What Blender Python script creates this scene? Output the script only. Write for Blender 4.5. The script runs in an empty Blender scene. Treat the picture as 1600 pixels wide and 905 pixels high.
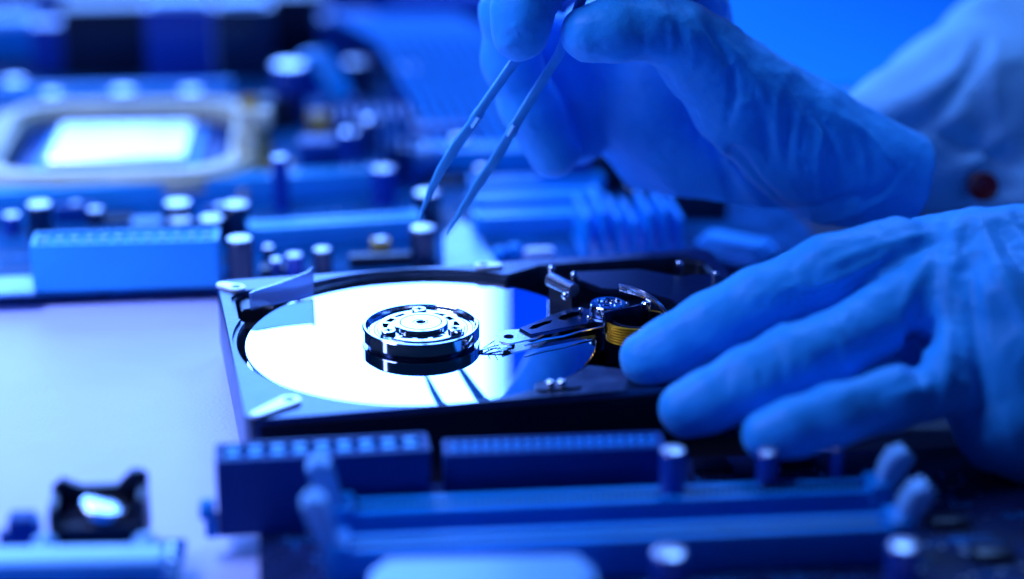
import bpy, bmesh, math, random
import numpy as np
from mathutils import Vector, Matrix
random.seed(7)
SC = bpy.context.scene
COL = SC.collection
S = 0.001                                   # everything below is written in millimetres
R = math.radians

# ------------------------------------------------------------------ camera
F_PX, PITCH = 3315.0, R(20.2)               # focal length in pixels of a 1600 px wide frame
CP = np.array([24.6, -534.4, 230.9])
FWD = np.array([0, math.cos(PITCH), -math.sin(PITCH)])
UP = np.array([0, math.sin(PITCH), math.cos(PITCH)])
RT = np.array([1.0, 0, 0])
cam_d = bpy.data.cameras.new('camera')
cam = bpy.data.objects.new('camera', cam_d)
COL.objects.link(cam)
cam.location = Vector(CP * S)
cam.rotation_euler = (math.pi / 2 - PITCH, 0, 0)
cam_d.sensor_width = 36
cam_d.lens = 36 * F_PX / 1600
cam_d.clip_start = 0.01
cam_d.clip_end = 50
cam_d.dof.use_dof = True
cam_d.dof.focus_distance = 0.574
cam_d.dof.aperture_fstop = 3.7
cam_d.dof.aperture_blades = 0
SC.camera = cam

# ------------------------------------------------------------------ light
w = bpy.data.worlds.new('World')
SC.world = w
w.use_nodes = True
bg = w.node_tree.nodes['Background']
bg.inputs[0].default_value = (0.0, 0.07, 0.35, 1)
bg.inputs[1].default_value = 0.08


def area(name, loc, target, sx, sy, radiance, spread=180):
    d = bpy.data.lights.new(name, 'AREA')
    d.shape = 'RECTANGLE'
    d.size, d.size_y = sx * S, sy * S
    m = max(radiance)
    d.color = [c / m for c in radiance]
    d.energy = m * math.pi * (sx * S) * (sy * S)
    d.spread = R(spread)
    o = bpy.data.objects.new(name, d)
    COL.objects.link(o)
    o.location = Vector(loc) * S
    v = Vector(target) - Vector(loc)
    o.rotation_euler = v.to_track_quat('-Z', 'Y').to_euler()
    return o


area('softbox', (-267, 750, 350), (-267, 0, 20), 560, 520, (1.3, 3.5, 12))
area('strip_light', (-620, -200, 260), (0, 0, 20), 90, 420, (1.1, 1.6, 4.5))
area('added_bench_fill', (-330, -40, 480), (-210, 0, 0), 260, 320, (1.75, 2.5, 6.4), 84)  # unseen lamp added to brighten and whiten the left of the table
area('added_rim_light', (190, 330, 520), (120, 0, 40), 200, 160, (1.3, 3.3, 9.5), 120)  # unseen lamp added for bright rims on gloves and sleeve
area('added_wall_wash', (150, 1150, 900), (100, 1500, 420), 200, 120, (0.0, 7, 42), 150)  # unseen lamp added to tint the wall mirrored in the platter
SC.view_settings.view_transform = 'Standard'
SC.view_settings.look = 'None'
SC.view_settings.exposure = 0.0
SC.view_settings.gamma = 1.0
SC.cycles.max_bounces = 10
SC.cycles.sample_clamp_indirect = 4.0
SC.cycles.caustics_reflective = True

# ------------------------------------------------------------------ materials


def mat(name, col, rough=0.5, metal=0.0, bump=0.0, bscale=400, var=0.0, coat=0.0, spec=0.5,
        trans=0.0, sheen=0.0, sub=0.0, vscale=60, alpha=1.0, aniso=None):
    m = bpy.data.materials.new(name)
    m.use_nodes = True
    nt = m.node_tree
    N, L = nt.nodes, nt.links
    b = N['Principled BSDF']
    b.inputs['Base Color'].default_value = (*col, 1)
    b.inputs['Roughness'].default_value = rough
    b.inputs['Metallic'].default_value = metal
    b.inputs['Specular IOR Level'].default_value = spec
    b.inputs['Coat Weight'].default_value = coat
    b.inputs['Coat Roughness'].default_value = 0.1
    b.inputs['Transmission Weight'].default_value = trans
    b.inputs['Sheen Weight'].default_value = sheen
    b.inputs['Alpha'].default_value = alpha
    if sub:
        b.inputs['Subsurface Weight'].default_value = sub
        b.inputs['Subsurface Radius'].default_value = (0.001, 0.002, 0.004)
        b.inputs['Subsurface Scale'].default_value = 1.0
    tc = N.new('ShaderNodeTexCoord')
    if var:
        n = N.new('ShaderNodeTexNoise')
        n.inputs['Scale'].default_value = vscale
        n.inputs['Detail'].default_value = 5
        L.new(tc.outputs['Object'], n.inputs['Vector'])
        mr = N.new('ShaderNodeMapRange')
        mr.inputs['From Min'].default_value = 0.3
        mr.inputs['From Max'].default_value = 0.7
        mr.inputs['To Min'].default_value = 1 - var
        mr.inputs['To Max'].default_value = 1 + var
        L.new(n.outputs['Fac'], mr.inputs['Value'])
        mx = N.new('ShaderNodeVectorMath')
        mx.operation = 'SCALE'
        mx.inputs[0].default_value = col
        L.new(mr.outputs[0], mx.inputs['Scale'])
        L.new(mx.outputs[0], b.inputs['Base Color'])
        mr2 = N.new('ShaderNodeMapRange')
        mr2.inputs['From Min'].default_value = 0.3
        mr2.inputs['From Max'].default_value = 0.7
        mr2.inputs['To Min'].default_value = max(0, rough * (1 - var))
        mr2.inputs['To Max'].default_value = min(1, rough * (1 + var))
        L.new(n.outputs['Fac'], mr2.inputs['Value'])
        L.new(mr2.outputs[0], b.inputs['Roughness'])
    if bump:
        n = N.new('ShaderNodeTexNoise')
        n.inputs['Scale'].default_value = bscale
        n.inputs['Detail'].default_value = 6
        L.new(tc.outputs['Object'], n.inputs['Vector'])
        bp = N.new('ShaderNodeBump')
        bp.inputs['Strength'].default_value = bump
        bp.inputs['Distance'].default_value = 0.001
        L.new(n.outputs['Fac'], bp.inputs['Height'])
        L.new(bp.outputs[0], b.inputs['Normal'])
    return m


M = dict(
    table=mat('table_laminate', (0.56, 0.60, 0.95), 0.45, spec=0.35, bump=0.25, bscale=900, var=0.05, vscale=30),
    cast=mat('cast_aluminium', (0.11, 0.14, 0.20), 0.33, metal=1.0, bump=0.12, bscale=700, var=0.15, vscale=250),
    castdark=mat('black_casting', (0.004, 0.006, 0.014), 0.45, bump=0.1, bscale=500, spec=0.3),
    platter=mat('platter_mirror', (0.93, 0.95, 0.98), 0.015, metal=1.0),
    chrome=mat('polished_steel', (0.86, 0.90, 0.96), 0.09, metal=1.0),
    chrome_soft=mat('brushed_steel', (0.80, 0.85, 0.95), 0.25, metal=1.0, bump=0.04, bscale=1500),
    darkmetal=mat('dark_metal', (0.045, 0.08, 0.18), 0.25, metal=1.0, var=0.1, vscale=300),
    nearblack=mat('black_plastic', (0.006, 0.010, 0.028), 0.35),
    slotdark=mat('slot_hole', (0.002, 0.003, 0.008), 0.7, spec=0.1),
    lug=mat('bright_tape_metal', (0.92, 0.94, 0.98), 0.33, metal=0.6, var=0.05),
    copper=mat('enamelled_copper_wire', (1.0, 0.50, 0.03), 0.42, metal=1.0),
    film=mat('frosted_filter_plastic', (0.10, 0.36, 0.9), 0.35, trans=0.5, alpha=0.7),
    glove=mat('nitrile_glove', (0.022, 0.46, 0.99), 0.50, bump=0.5, bscale=230, sheen=0.12, sub=0.12, spec=0.35,
              var=0.07, vscale=45),
    coat=mat('white_coat_cotton', (0.32, 0.70, 0.98), 0.8, bump=0.4, bscale=900, sheen=0.2),
    button=mat('dark_red_button', (0.14, 0.002, 0.006), 0.35),
    tweezer=mat('coated_tweezers', (0.07, 0.52, 0.99), 0.38, bump=0.05, bscale=800, var=0.08, vscale=200),
    tweezer_bright=mat('bare_tweezer_edge', (0.22, 0.60, 0.98), 0.35),
    pcb=mat('blue_circuit_board', (0.001, 0.09, 0.26), 0.6, var=0.4, vscale=90, spec=0.1),
    pcbdark=mat('dark_circuit_board', (0.003, 0.018, 0.09), 0.65, spec=0.2, var=0.35, vscale=90),
    fr4=mat('board_edge', (0.02, 0.08, 0.25), 0.6),
    lblue=mat('light_blue_plastic', (0.02, 0.46, 0.90), 0.36, var=0.05),
    mblue=mat('mid_blue_plastic', (0.001, 0.32, 0.82), 0.40, spec=0.3, var=0.08),
    dblue=mat('dark_blue_plastic', (0.001, 0.055, 0.27), 0.45, spec=0.2, var=0.08),
    white=mat('white_plastic', (0.24, 0.60, 0.96), 0.25),
    pale=mat('pale_blue_plastic', (0.05, 0.45, 0.92), 0.35),
    capsleeve=mat('capacitor_sleeve', (0.004, 0.018, 0.06), 0.28, coat=0.4),
    capblue=mat('blue_capacitor_sleeve', (0.008, 0.06, 0.40), 0.28, coat=0.4),
    captop=mat('capacitor_top', (0.90, 0.93, 0.98), 0.36, metal=0.8),
    solder=mat('solder', (0.80, 0.85, 0.93), 0.28, metal=1.0),
    gold=mat('gold_contact', (0.8, 0.65, 0.35), 0.3, metal=1.0),
    frame=mat('socket_frame_plastic', (0.75, 0.72, 0.46), 0.5, var=0.1),
    olive=mat('olive_lever_metal', (0.60, 0.42, 0.10), 0.5, metal=0.2),
    spreader=mat('heat_spreader', (0.93, 0.90, 0.95), 0.28, metal=0.8),
    chip=mat('chip_epoxy', (0.006, 0.012, 0.04), 0.3),
    cable=mat('ribbon_cable_pvc', (0.003, 0.26, 0.72), 0.75, spec=0.15),
    mat=mat('dark_shade_mat', (0.002, 0.010, 0.045), 0.6, bump=0.2, bscale=500),  # near-black colour stands in for shade on the bench
    tray=mat('blue_tray', (0.001, 0.085, 0.42), 0.8, spec=0.1),
    litmat=mat('lit_bench_blue', (0.02, 0.42, 0.95), 0.85, spec=0.1),  # colour carries the blue light of the far bench
    wall=mat('wall_paint', (0.02, 0.20, 0.75), 0.8, bump=0.1),
)

# ------------------------------------------------------------------ mesh helpers


class MB:
    """collects shapes (in mm) into one mesh object"""
    def __init__(self):
        self.bm = bmesh.new()
        self.mi = 0

    def _xf(self, geom, mtx):
        bmesh.ops.transform(self.bm, matrix=mtx, verts=geom)

    def box(self, x0, x1, y0, y1, z0, z1, bev=0.0, rot=None, seg=2):
        t = bmesh.new()
        bmesh.ops.create_cube(t, size=1)
        bmesh.ops.transform(t, verts=t.verts, matrix=Matrix.Translation(((x0 + x1) / 2, (y0 + y1) / 2, (z0 + z1) / 2)) @ Matrix.Diagonal((x1 - x0, y1 - y0, z1 - z0, 1)))
        if bev:
            bmesh.ops.bevel(t, geom=t.edges[:], offset=bev, segments=seg, affect='EDGES', profile=0.6)
        if rot:
            bmesh.ops.transform(t, verts=t.verts, matrix=rot)
        self._merge(t)
        return self

    def _merge(self, t):
        me = bpy.data.meshes.new('tmp')
        for f in t.faces:
            f.material_index = self.mi
        t.to_mesh(me)
        t.free()
        self.bm.from_mesh(me)
        bpy.data.meshes.remove(me)

    def lathe(self, prof, cx=0, cy=0, n=48, closed=True, mtx=None):
        t = bmesh.new()
        rings = []
        for r, z in prof:
            if r < 1e-6:
                rings.append([t.verts.new((0, 0, z))])
            else:
                rings.append([t.verts.new((r * math.cos(2 * math.pi * i / n), r * math.sin(2 * math.pi * i / n), z)) for i in range(n)])
        for a, b in zip(rings, rings[1:]):
            for i in range(n):
                j = (i + 1) % n
                f = [a[i % len(a)], a[j % len(a)], b[j % len(b)], b[i % len(b)]]
                u = []
                for v in f:
                    if v not in u:
                        u.append(v)
                if len(u) > 2:
                    t.faces.new(u)
        m = Matrix.Translation((cx, cy, 0))
        bmesh.ops.transform(t, verts=t.verts, matrix=(mtx or m))
        bmesh.ops.recalc_face_normals(t, faces=t.faces)
        self._merge(t)
        return self

    def cyl(self, cx, cy, z0, z1, r, bev=0.2, n=32, r2=None, mtx=None):
        r2 = r if r2 is None else r2
        return self.lathe([(0, z0), (r, z0), (r2, z1 - bev), (r2 - bev, z1), (0, z1)], cx, cy, n, mtx=mtx)

    def ball(self, c, r, sz=1.0, n=16):
        t = bmesh.new()
        bmesh.ops.create_uvsphere(t, u_segments=n, v_segments=n // 2 + 2, radius=r)
        bmesh.ops.transform(t, verts=t.verts, matrix=Matrix.Translation(c) @ Matrix.Diagonal((1, 1, sz, 1)))
        self._merge(t)
        return self

    def tube(self, pts, r, n=10, flat=None):
        """r: number or list; flat: (width,thickness) factors for a strap, width direction kept horizontal"""
        P = [Vector(p) for p in pts]
        rs = r if isinstance(r, (list, tuple)) else [r] * len(P)
        t = bmesh.new()
        rings = []
        for i, p in enumerate(P):
            d = (P[min(i + 1, len(P) - 1)] - P[max(i - 1, 0)]).normalized()
            a = d.cross(Vector((0, 0, 1)))
            if a.length < 1e-3:
                a = d.cross(Vector((0, 1, 0)))
            a.normalize()
            b = a.cross(d).normalized()
            fw, ft = flat or (1, 1)
            rings.append([t.verts.new(p + a * math.cos(2 * math.pi * k / n) * rs[i] * fw + b * math.sin(2 * math.pi * k / n) * rs[i] * ft) for k in range(n)])
        for A, B in zip(rings, rings[1:]):
            for k in range(n):
                t.faces.new((A[k], A[(k + 1) % n], B[(k + 1) % n], B[k]))
        t.faces.new(rings[0])
        t.faces.new(rings[-1][::-1])
        bmesh.ops.recalc_face_normals(t, faces=t.faces)
        self._merge(t)
        return self

    def prism(self, poly, z0, z1, bev=0.0, holes=(), mtx=None):
        """polygon extruded, with optional hole polygons"""
        t = bmesh.new()
        edges = []
        for lp in [poly] + list(holes):
            vs = [t.verts.new((x, y, z0)) for x, y in lp]
            for i in range(len(vs)):
                edges.append(t.edges.new((vs[i], vs[(i + 1) % len(vs)])))
        r = bmesh.ops.triangle_fill(t, use_beauty=True, use_dissolve=False, edges=edges)
        ex = bmesh.ops.extrude_face_region(t, geom=t.faces[:])
        vs = [g for g in ex['geom'] if isinstance(g, bmesh.types.BMVert)]
        bmesh.ops.translate(t, verts=vs, vec=(0, 0, z1 - z0))
        bmesh.ops.recalc_face_normals(t, faces=t.faces)
        if bev:
            es = [e for e in t.edges if len(e.link_faces) == 2 and e.calc_face_angle(0) > 0.9 and all(abs(v.co.z - z1) < 1e-6 for v in e.verts)]
            bmesh.ops.bevel(t, geom=es, offset=bev, segments=2, affect='EDGES')
        if mtx:
            bmesh.ops.transform(t, verts=t.verts, matrix=mtx)
        self._merge(t)
        return self

    def build(self, name, material, parent=None, smooth=35, loc=(0, 0, 0)):
        me = bpy.data.meshes.new(name)
        bmesh.ops.transform(self.bm, verts=self.bm.verts, matrix=Matrix.Scale(S, 4))
        self.bm.to_mesh(me)
        self.bm.free()
        for mm in (material if isinstance(material, (list, tuple)) else [material]):
            me.materials.append(mm)
        if smooth:
            for p in me.polygons:
                p.use_smooth = True
            me.set_sharp_from_angle(angle=R(smooth))
        o = bpy.data.objects.new(name, me)
        COL.objects.link(o)
        o.location = Vector(loc) * S
        if parent:
            o.parent = parent
        return o


def tag(o, label=None, cat=None, group=None, kind=None):
    if label: o['label'] = label
    if cat: o['category'] = cat
    if group: o['group'] = group
    if kind: o['kind'] = kind
    return o


def thing(name, label, cat, loc=(0, 0, 0), rz=0.0, group=None):
    o = bpy.data.objects.new(name, None)
    o.empty_display_size = 0.01
    COL.objects.link(o)
    o.location = Vector(loc) * S
    o.rotation_euler = (0, 0, R(rz))
    return tag(o, label, cat, group)


def dup(root, loc, rz=None, label=None, group=None):
    r = root.copy()
    COL.objects.link(r)
    r.location = Vector(loc) * S
    if rz is not None: r.rotation_euler = (0, 0, R(rz))
    if label: r['label'] = label
    if group: r['group'] = group
    for ch in list(root.children):
        c = ch.copy()
        COL.objects.link(c)
        c.parent = r
        for g in ch.children:
            d = g.copy()
            COL.objects.link(d)
            d.parent = c
    return r


def ray(px, py):
    return FWD + (px - 800) / F_PX * RT - (py - 452.5) / F_PX * UP


def atY(px, py, y):
    r = ray(px, py)
    return CP + r * ((y - CP[1]) / r[1])


def atZ(px, py, z):
    r = ray(px, py)
    return CP + r * ((z - CP[2]) / r[2])


def pxmm(p):
    return F_PX / float((np.asarray(p) - CP) @ FWD)


def rrect(x0, x1, y0, y1, r, n=6):
    out = []
    for cx, cy, a in ((x1 - r, y1 - r, 0), (x0 + r, y1 - r, 90), (x0 + r, y0 + r, 180), (x1 - r, y0 + r, 270)):
        for i in range(n + 1):
            t = R(a + 90 * i / n)
            out.append((cx + r * math.cos(t), cy + r * math.sin(t)))
    return out


# ------------------------------------------------------------------ the setting
t = MB().box(-900, 900, -700, 900, -30, 0, bev=1.5)
tag(t.build('table', M['table']), 'pale laminate workbench top under all the parts', kind='structure')
t = MB().box(-3000, 3000, 1500, 1520, -760, 2200)
tag(t.build('wall', M['wall']), 'plain wall behind the workbench', kind='structure')
t = MB().box(-3000, 3000, -3000, 1500, -780, -760)
tag(t.build('floor', M['dblue']), 'floor below the workbench', kind='structure')

# ------------------------------------------------------------------ the open hard drive
TH = 11.36
hd = thing('hard_drive', 'opened hard disk drive with mirror platter lying on the pale table between the circuit boards', 'hard drive', (0, 0, 0), TH)
U0, U1, V0, V1 = -51.5, 95.5, -51.0, 51.0
ZP, ZT = 20.0, 22.3
OC = (22.0, 0.0)


def ray_rect(ang, x0, x1, y0, y1):
    c, s = math.cos(ang), math.sin(ang)
    b = 1e9
    if c > 1e-9: b = min(b, (x1 - OC[0]) / c)
    if c < -1e-9: b = min(b, (x0 - OC[0]) / c)
    if s > 1e-9: b = min(b, (y1 - OC[1]) / s)
    if s < -1e-9: b = min(b, (y0 - OC[1]) / s)
    return b


def ray_poly(ang, poly):
    c, s = math.cos(ang), math.sin(ang)
    best = 0
    for (ax, ay), (bx, by) in zip(poly, poly[1:] + poly[:1]):
        ex, ey = bx - ax, by - ay
        den = c * ey - s * ex
        if abs(den) < 1e-12: continue
        t_ = ((ax - OC[0]) * ey - (ay - OC[1]) * ex) / den
        k = ((ax - OC[0]) * s - (ay - OC[1]) * c) / den
        if t_ > 0 and -1e-6 <= k <= 1 + 1e-6: best = max(best, t_)
    return best


def circ(cx, cy, r, n=96):
    return [(cx + r * math.cos(2 * math.pi * i / n), cy + r * math.sin(2 * math.pi * i / n)) for i in range(n)]


chamber = [(18, -20), (46, -36), (60, -45), (88, -45), (90, -40), (90, 40), (84, 45), (42, 45), (30, 38), (24, 30)]
pocket = [(-47.5, 20), (-47.5, 36), (-44.5, 41), (-30, 41), (-24, 20), (-20, 0), (-30, 0)]
NA = 480


def inner_r(a):
    return max(ray_poly(a, circ(0, 0, 49.6)), ray_poly(a, chamber) if True else 0, ray_poly(a, pocket))


def outer_r(a, inset=0.0):
    return ray_poly(a, rrect(U0 + inset, U1 - inset, V0 + inset, V1 - inset, 4.0 - inset * .5))


angs = [2 * math.pi * i / NA for i in range(NA)]
ri = [inner_r(a) for a in angs]
ro = [outer_r(a) for a in angs]
ri = [min(a, b - 1.0) for a, b in zip(ri, ro)]


def ring_mesh(loops):
    t = bmesh.new()
    rings = []
    for rr, z in loops:
        rings.append([t.verts.new((OC[0] + r_ * math.cos(a), OC[1] + r_ * math.sin(a), z)) for r_, a in zip(rr, angs)])
    for A, B in zip(rings, rings[1:]):
        for i in range(NA):
            j = (i + 1) % NA
            t.faces.new((A[i], A[j], B[j], B[i]))
    t.faces.new(rings[-1])
    bmesh.ops.recalc_face_normals(t, faces=t.faces)
    return t


def dl(l, d): return [x + d for x in l]


def lerp(a, b, k): return [x * (1 - k) + y * k for x, y in zip(a, b)]


lip = [min(a + 1.1, (a + b) / 2) for a, b in zip(ri, ro)]
m = MB()
m._merge(ring_mesh([(dl(ro, -1.2), 0), (dl(ro, -1.2), 4), (ro, 5), (ro, ZT - .7), (dl(ro, -.35), ZT), (lip, ZT), (dl(lip, -.15), ZT - .9), (ri, ZT - .9), (dl(ri, -.1), ZT - 1.2), (dl(ri, -.1), 9.0)]))
casing = m.build('casing', M['cast'], hd, smooth=40)
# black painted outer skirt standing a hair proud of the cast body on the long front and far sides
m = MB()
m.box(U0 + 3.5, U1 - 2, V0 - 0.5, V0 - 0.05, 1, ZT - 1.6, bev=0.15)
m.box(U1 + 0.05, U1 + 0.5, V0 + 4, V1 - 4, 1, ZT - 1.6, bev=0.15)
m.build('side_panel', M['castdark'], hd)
m = MB()
m.prism([(OC[0] + (r_ - .15) * math.cos(a), OC[1] + (r_ - .15) * math.sin(a)) for r_, a in list(zip(ri, angs))[::4]], 9.05, 9.6)
m.build('chamber_floor', M['castdark'], hd)
# side holes in the front wall of the casing
for u in (-20, 30, 72):
    m = MB()
    m.lathe([(0, 0), (1.2, 0), (1.5, .25), (2.2, .3), (2.3, 0)], mtx=Matrix.Translation((u, V0 - .5, 9)) @ Matrix.Rotation(R(90), 4, 'X'))
    m.build('side_screw_hole', M['darkmetal'], hd)

# platter
m = MB()
m.lathe([(12.4, ZP - 1.0), (47.2, ZP - 1.0), (47.5, ZP - .8), (47.5, ZP - .2), (47.3, ZP), (12.4, ZP)], n=192)
m.build('platter', M['platter'], hd, smooth=30)
m = MB()
m.lathe([(12.4, 12.4), (47.2, 12.4), (47.5, 12.6), (47.5, 13.2), (47.3, 13.4), (12.4, 13.4)], n=128)
m.build('platter', M['platter'], hd, smooth=30)

# spindle hub: spacer, shiny clamp ring with a dished top, star plate, boss and three screws
m = MB()
m.lathe([(11, 9.7), (13.6, 9.7), (13.6, 12.3), (13.6, 12.35)], n=96)
m.lathe([(11, 13.45), (13.6, 13.45), (13.6, 18.95), (11, 18.95)], n=96)
m.lathe([(14.2, ZP + .03), (14.4, ZP + .1), (14.4, ZP + .75), (14.1, ZP + .9)], n=128)
hub = m.build('spindle_hub', M['darkmetal'], hd)
m = MB()
zt = ZP + 4.5
m.lathe([(14.0, ZP + .95), (15.7, ZP + .95), (15.85, ZP + 1.12), (15.85, zt - .4), (15.5, zt), (15.0, zt),
         (14.75, zt - .25), (14.55, zt - 1.15), (14.3, zt - 1.35), (11.9, zt - 1.4), (11.75, zt - 1.5), (11.6, zt - 1.5), (0.8, zt - 1.5)], n=192)
m.build('clamp_ring', M['chrome'], hub, smooth=28)
# star plate with three arms and cut-outs (holes are dark sunken pieces)
m = MB()
hz = zt - 1.48


def slot_poly(rc, ac, rw, aw, taper=0.0, n=8):
    pts = []
    for i in range(n + 1):
        a = ac - aw + 2 * aw * i / n
        pts.append(((rc + rw * (1 - taper * i / n)) * math.cos(a), (rc + rw * (1 - taper * i / n)) * math.sin(a)))
    for i in range(n, -1, -1):
        a = ac - aw + 2 * aw * i / n
        pts.append(((rc - rw * (1 - taper * i / n)) * math.cos(a), (rc - rw * (1 - taper * i / n)) * math.sin(a)))
    return pts


SCR = [math.radians(x) for x in (95 - TH, 215 - TH, 335 - TH)]
plate_poly = []
for i in range(180):
    a = 2 * math.pi * i / 180
    d_ = min(abs((a - s_ + math.pi) % (2 * math.pi) - math.pi) for s_ in SCR)
    plate_poly.append(((11.7 + 0.8 * math.exp(-(d_ / .2) ** 2)) * math.cos(a), (11.7 + 0.8 * math.exp(-(d_ / .2) ** 2)) * math.sin(a)))
holes = []
for s_ in SCR:
    holes.append(slot_poly(9.6, s_ + .60, 1.0, .17, .6))
    holes.append(slot_poly(9.6, s_ - .60, 1.0, .17, .5))
    holes.append(slot_poly(9.3, s_ + math.pi / 3, .85, .15))
    holes.append(slot_poly(9.0, s_ + .33, .35, .05))
    holes.append(slot_poly(9.0, s_ - .33, .35, .05))
m.prism(plate_poly, hz + .02, hz + .95, bev=0.06, holes=holes)
m.build('star_plate', M['chrome'], hub, smooth=30)
m = MB()
for h_ in holes:
    c_ = np.mean(h_, axis=0)
    m.prism([tuple(c_ + (np.array(p) - c_) * 1.15) for p in h_], hz + .025, hz + .1)
m.build('cutout_floor', M['slotdark'], hub)
m = MB()
m.lathe([(0.9, hz + .8), (5.5, hz + .97), (7.2, hz + .97), (7.3, hz + 1.0), (7.3, hz + 1.8), (7.05, hz + 1.95), (5.75, hz + 1.98), (5.65, hz + 1.85), (5.5, hz + 1.85),
         (5.4, hz + 1.98), (2.1, hz + 2.0), (1.95, hz + 1.88), (1.8, hz + 1.98), (1.35, hz + 2.0), (1.15, hz + 1.7), (1.1, hz + .2), (0, hz + .2)], n=128)
m.build('spindle_boss', M['chrome'], hub, smooth=28)
m = MB()
m.cyl(0, 0, hz + .25, hz + 1.35, 1.09, bev=.05)
m.build('centre_hole', M['slotdark'], hub)
for gr, gz in ((12.65, zt - 1.39), (5.6, hz + 2.0), (14.0, zt - 1.37)):
    m = MB(); m.lathe([(gr - .09, gz), (gr - .09, gz + .03), (gr + .09, gz + .03), (gr + .09, gz)], n=128)  # thin dark rings drawn as outlines of plate and boss
    m.build('outline_ring', M['slotdark'], hub)
for s_ in SCR:
    sx, sy = 10.3 * math.cos(s_), 10.3 * math.sin(s_)
    m = MB()
    m.lathe([(0, hz + .97), (1.95, hz + .97), (2.0, hz + 1.05), (2.0, hz + 1.75), (1.85, hz + 1.9), (0, hz + 1.93)], sx, sy, 48)
    sc = m.build('clamp_screw', M['chrome'], hub, smooth=28)
    m = MB()
    star = []
    for i in range(24):
        a = 2 * math.pi * i / 24
        q = .85 + .32 * math.cos(4 * a)
        star.append((sx + q * math.cos(a), sy + q * math.sin(a)))
    m.prism(star, hz + 1.7, hz + 1.95)
    m.build('drive_recess', M['slotdark'], sc)

# corner lugs: bright metal ears
def ear(p0, p1, r0, r1, z, name='mounting_ear', th=.9):
    a = Vector((*p0, 0)); b = Vector((*p1, 0))
    d_ = (b - a).normalized(); n_ = Vector((-d_.y, d_.x, 0))
    ang0 = math.atan2(n_.y, n_.x)
    pts = []
    for i in range(11):
        t_ = ang0 + math.pi * i / 10
        pts.append((a.x + r0 * math.cos(t_), a.y + r0 * math.sin(t_)))
    for i in range(11):
        t_ = ang0 + math.pi + math.pi * i / 10
        pts.append((b.x + r1 * math.cos(t_), b.y + r1 * math.sin(t_)))
    m = MB()
    m.prism(pts, z, z + th, bev=.25)
    o = m.build(name, M['lug'], hd)
    m = MB()
    m.lathe([(0, z + th + .01), (.95, z + th + .01), (1.1, z + th + .12), (1.3, z + th + .12), (1.45, z + th)], b.x, b.y, 24)
    m.build('ear_hole', M['darkmetal'], o)
    return o


def to_hd(p):
    c, s = math.cos(R(TH)), math.sin(R(TH))
    return (p[0] * c + p[1] * s, -p[0] * s + p[1] * c)


def hdp(px, py, z=22.5):
    return to_hd(atZ(px, py, z))


ear(hdp(402, 646, 23), hdp(452, 625, 23), 1.7, 3.0, ZT + .02)
ear(hdp(347, 444, 23), hdp(369, 449, 23), 1.7, 2.6, ZT + .02)
ear(hdp(775, 414, 23), hdp(755, 414, 23), 1.9, 2.5, ZT + .02)
# bead screws on the near rim by the right end of the disc
m = MB()
c0, c1 = hdp(862, 607), hdp(880, 606)
m.prism(rrect(c0[0] - 4, c1[0] + 5, c0[1] - 1.5, c0[1] + 4.2, 2.2), ZT + .02, ZT + .6, bev=.2)
o = m.build('rim_bracket', M['cast'], hd)
for c_ in (c0, c1):
    m = MB(); m.ball((c_[0], c_[1] + 1.2, ZT + 1.0), 1.35, .75); m.build('rivet', M['chrome'], o)

# recirculating air filter: frosted plastic blade across the left rear corner, and its holder
m = MB()
a0, a1 = Vector((*hdp(394, 484, 20.5), 0)), Vector((*hdp(489, 461, 20.5), 0))
d_ = (a1 - a0).normalized(); n_ = Vector((-d_.y, d_.x, 0)) * .55
poly = []
L_ = (a1 - a0).length
mt = Matrix(((d_.x, 0, n_.normalized().x, a0.x), (d_.y, 0, n_.normalized().y, a0.y), (0, 1, 0, 0), (0, 0, 0, 1)))
m.prism([(-.5, 20.6), (L_, 20.6), (L_ + .2, 29.0), (L_ * .93, 27.9), (L_ * .45, 26.6), (1, 26.0), (-.5, 25.6)], -.5, .5, bev=.12, mtx=mt)
m.build('air_filter', M['film'], hd)
m = MB()
m.prism([(a0.x - 3, a0.y - 1), (a0.x + 6, a0.y + 1.0), (a0.x + 5, a0.y + 5), (a0.x - 1, a0.y + 8), (a0.x - 3, a0.y + 6)], 15, 21.0, bev=.4)
m.build('filter_holder', M['nearblack'], hd)

# ------------ actuator in the drive
act = hd
pv = Vector(to_hd((50.3, 14.0)))


def L2(px, py, z):
    a = to_hd(atZ(px, py, z)); return (a[0], a[1])


za = 22.2
arm_poly = [L2(*p, za) for p in ((829, 523), (811, 513), (850, 498), (856, 494), (897, 480), (915, 482), (950, 488), (952, 501), (900, 509))]
h1 = [L2(*p, za) for p in ((827, 514), (833, 509), (852, 503), (862, 501), (860, 505), (848, 509), (834, 515))]
h2 = [L2(*p, za) for p in ((873, 499), (876, 494), (893, 489), (906, 488), (905, 492), (895, 496), (881, 501))]
m = MB()
m.prism(arm_poly, za - .9, za + .1, bev=.15, holes=[h1, h2])
arm = m.build('actuator_arm', M['darkmetal'], hd, smooth=30)
m = MB()
for h_ in (h1, h2):
    m.prism([tuple(np.mean(h_, axis=0) + (np.array(q) - np.mean(h_, axis=0)) * 1.12) for q in h_], za - 1.3, za - .95)
m.build('arm_slot', M['slotdark'], arm)
m = MB()
p_ = [atZ(x, y, 21.6) for x, y in ((820, 540), (850, 531), (880, 526), (905, 519), (945, 510))]
m.tube([(*to_hd(q), q[2]) for q in p_], [.25, .45, .35, .35, .3], 8)
m.build('flex_wire', M['chrome'], arm)
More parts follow.
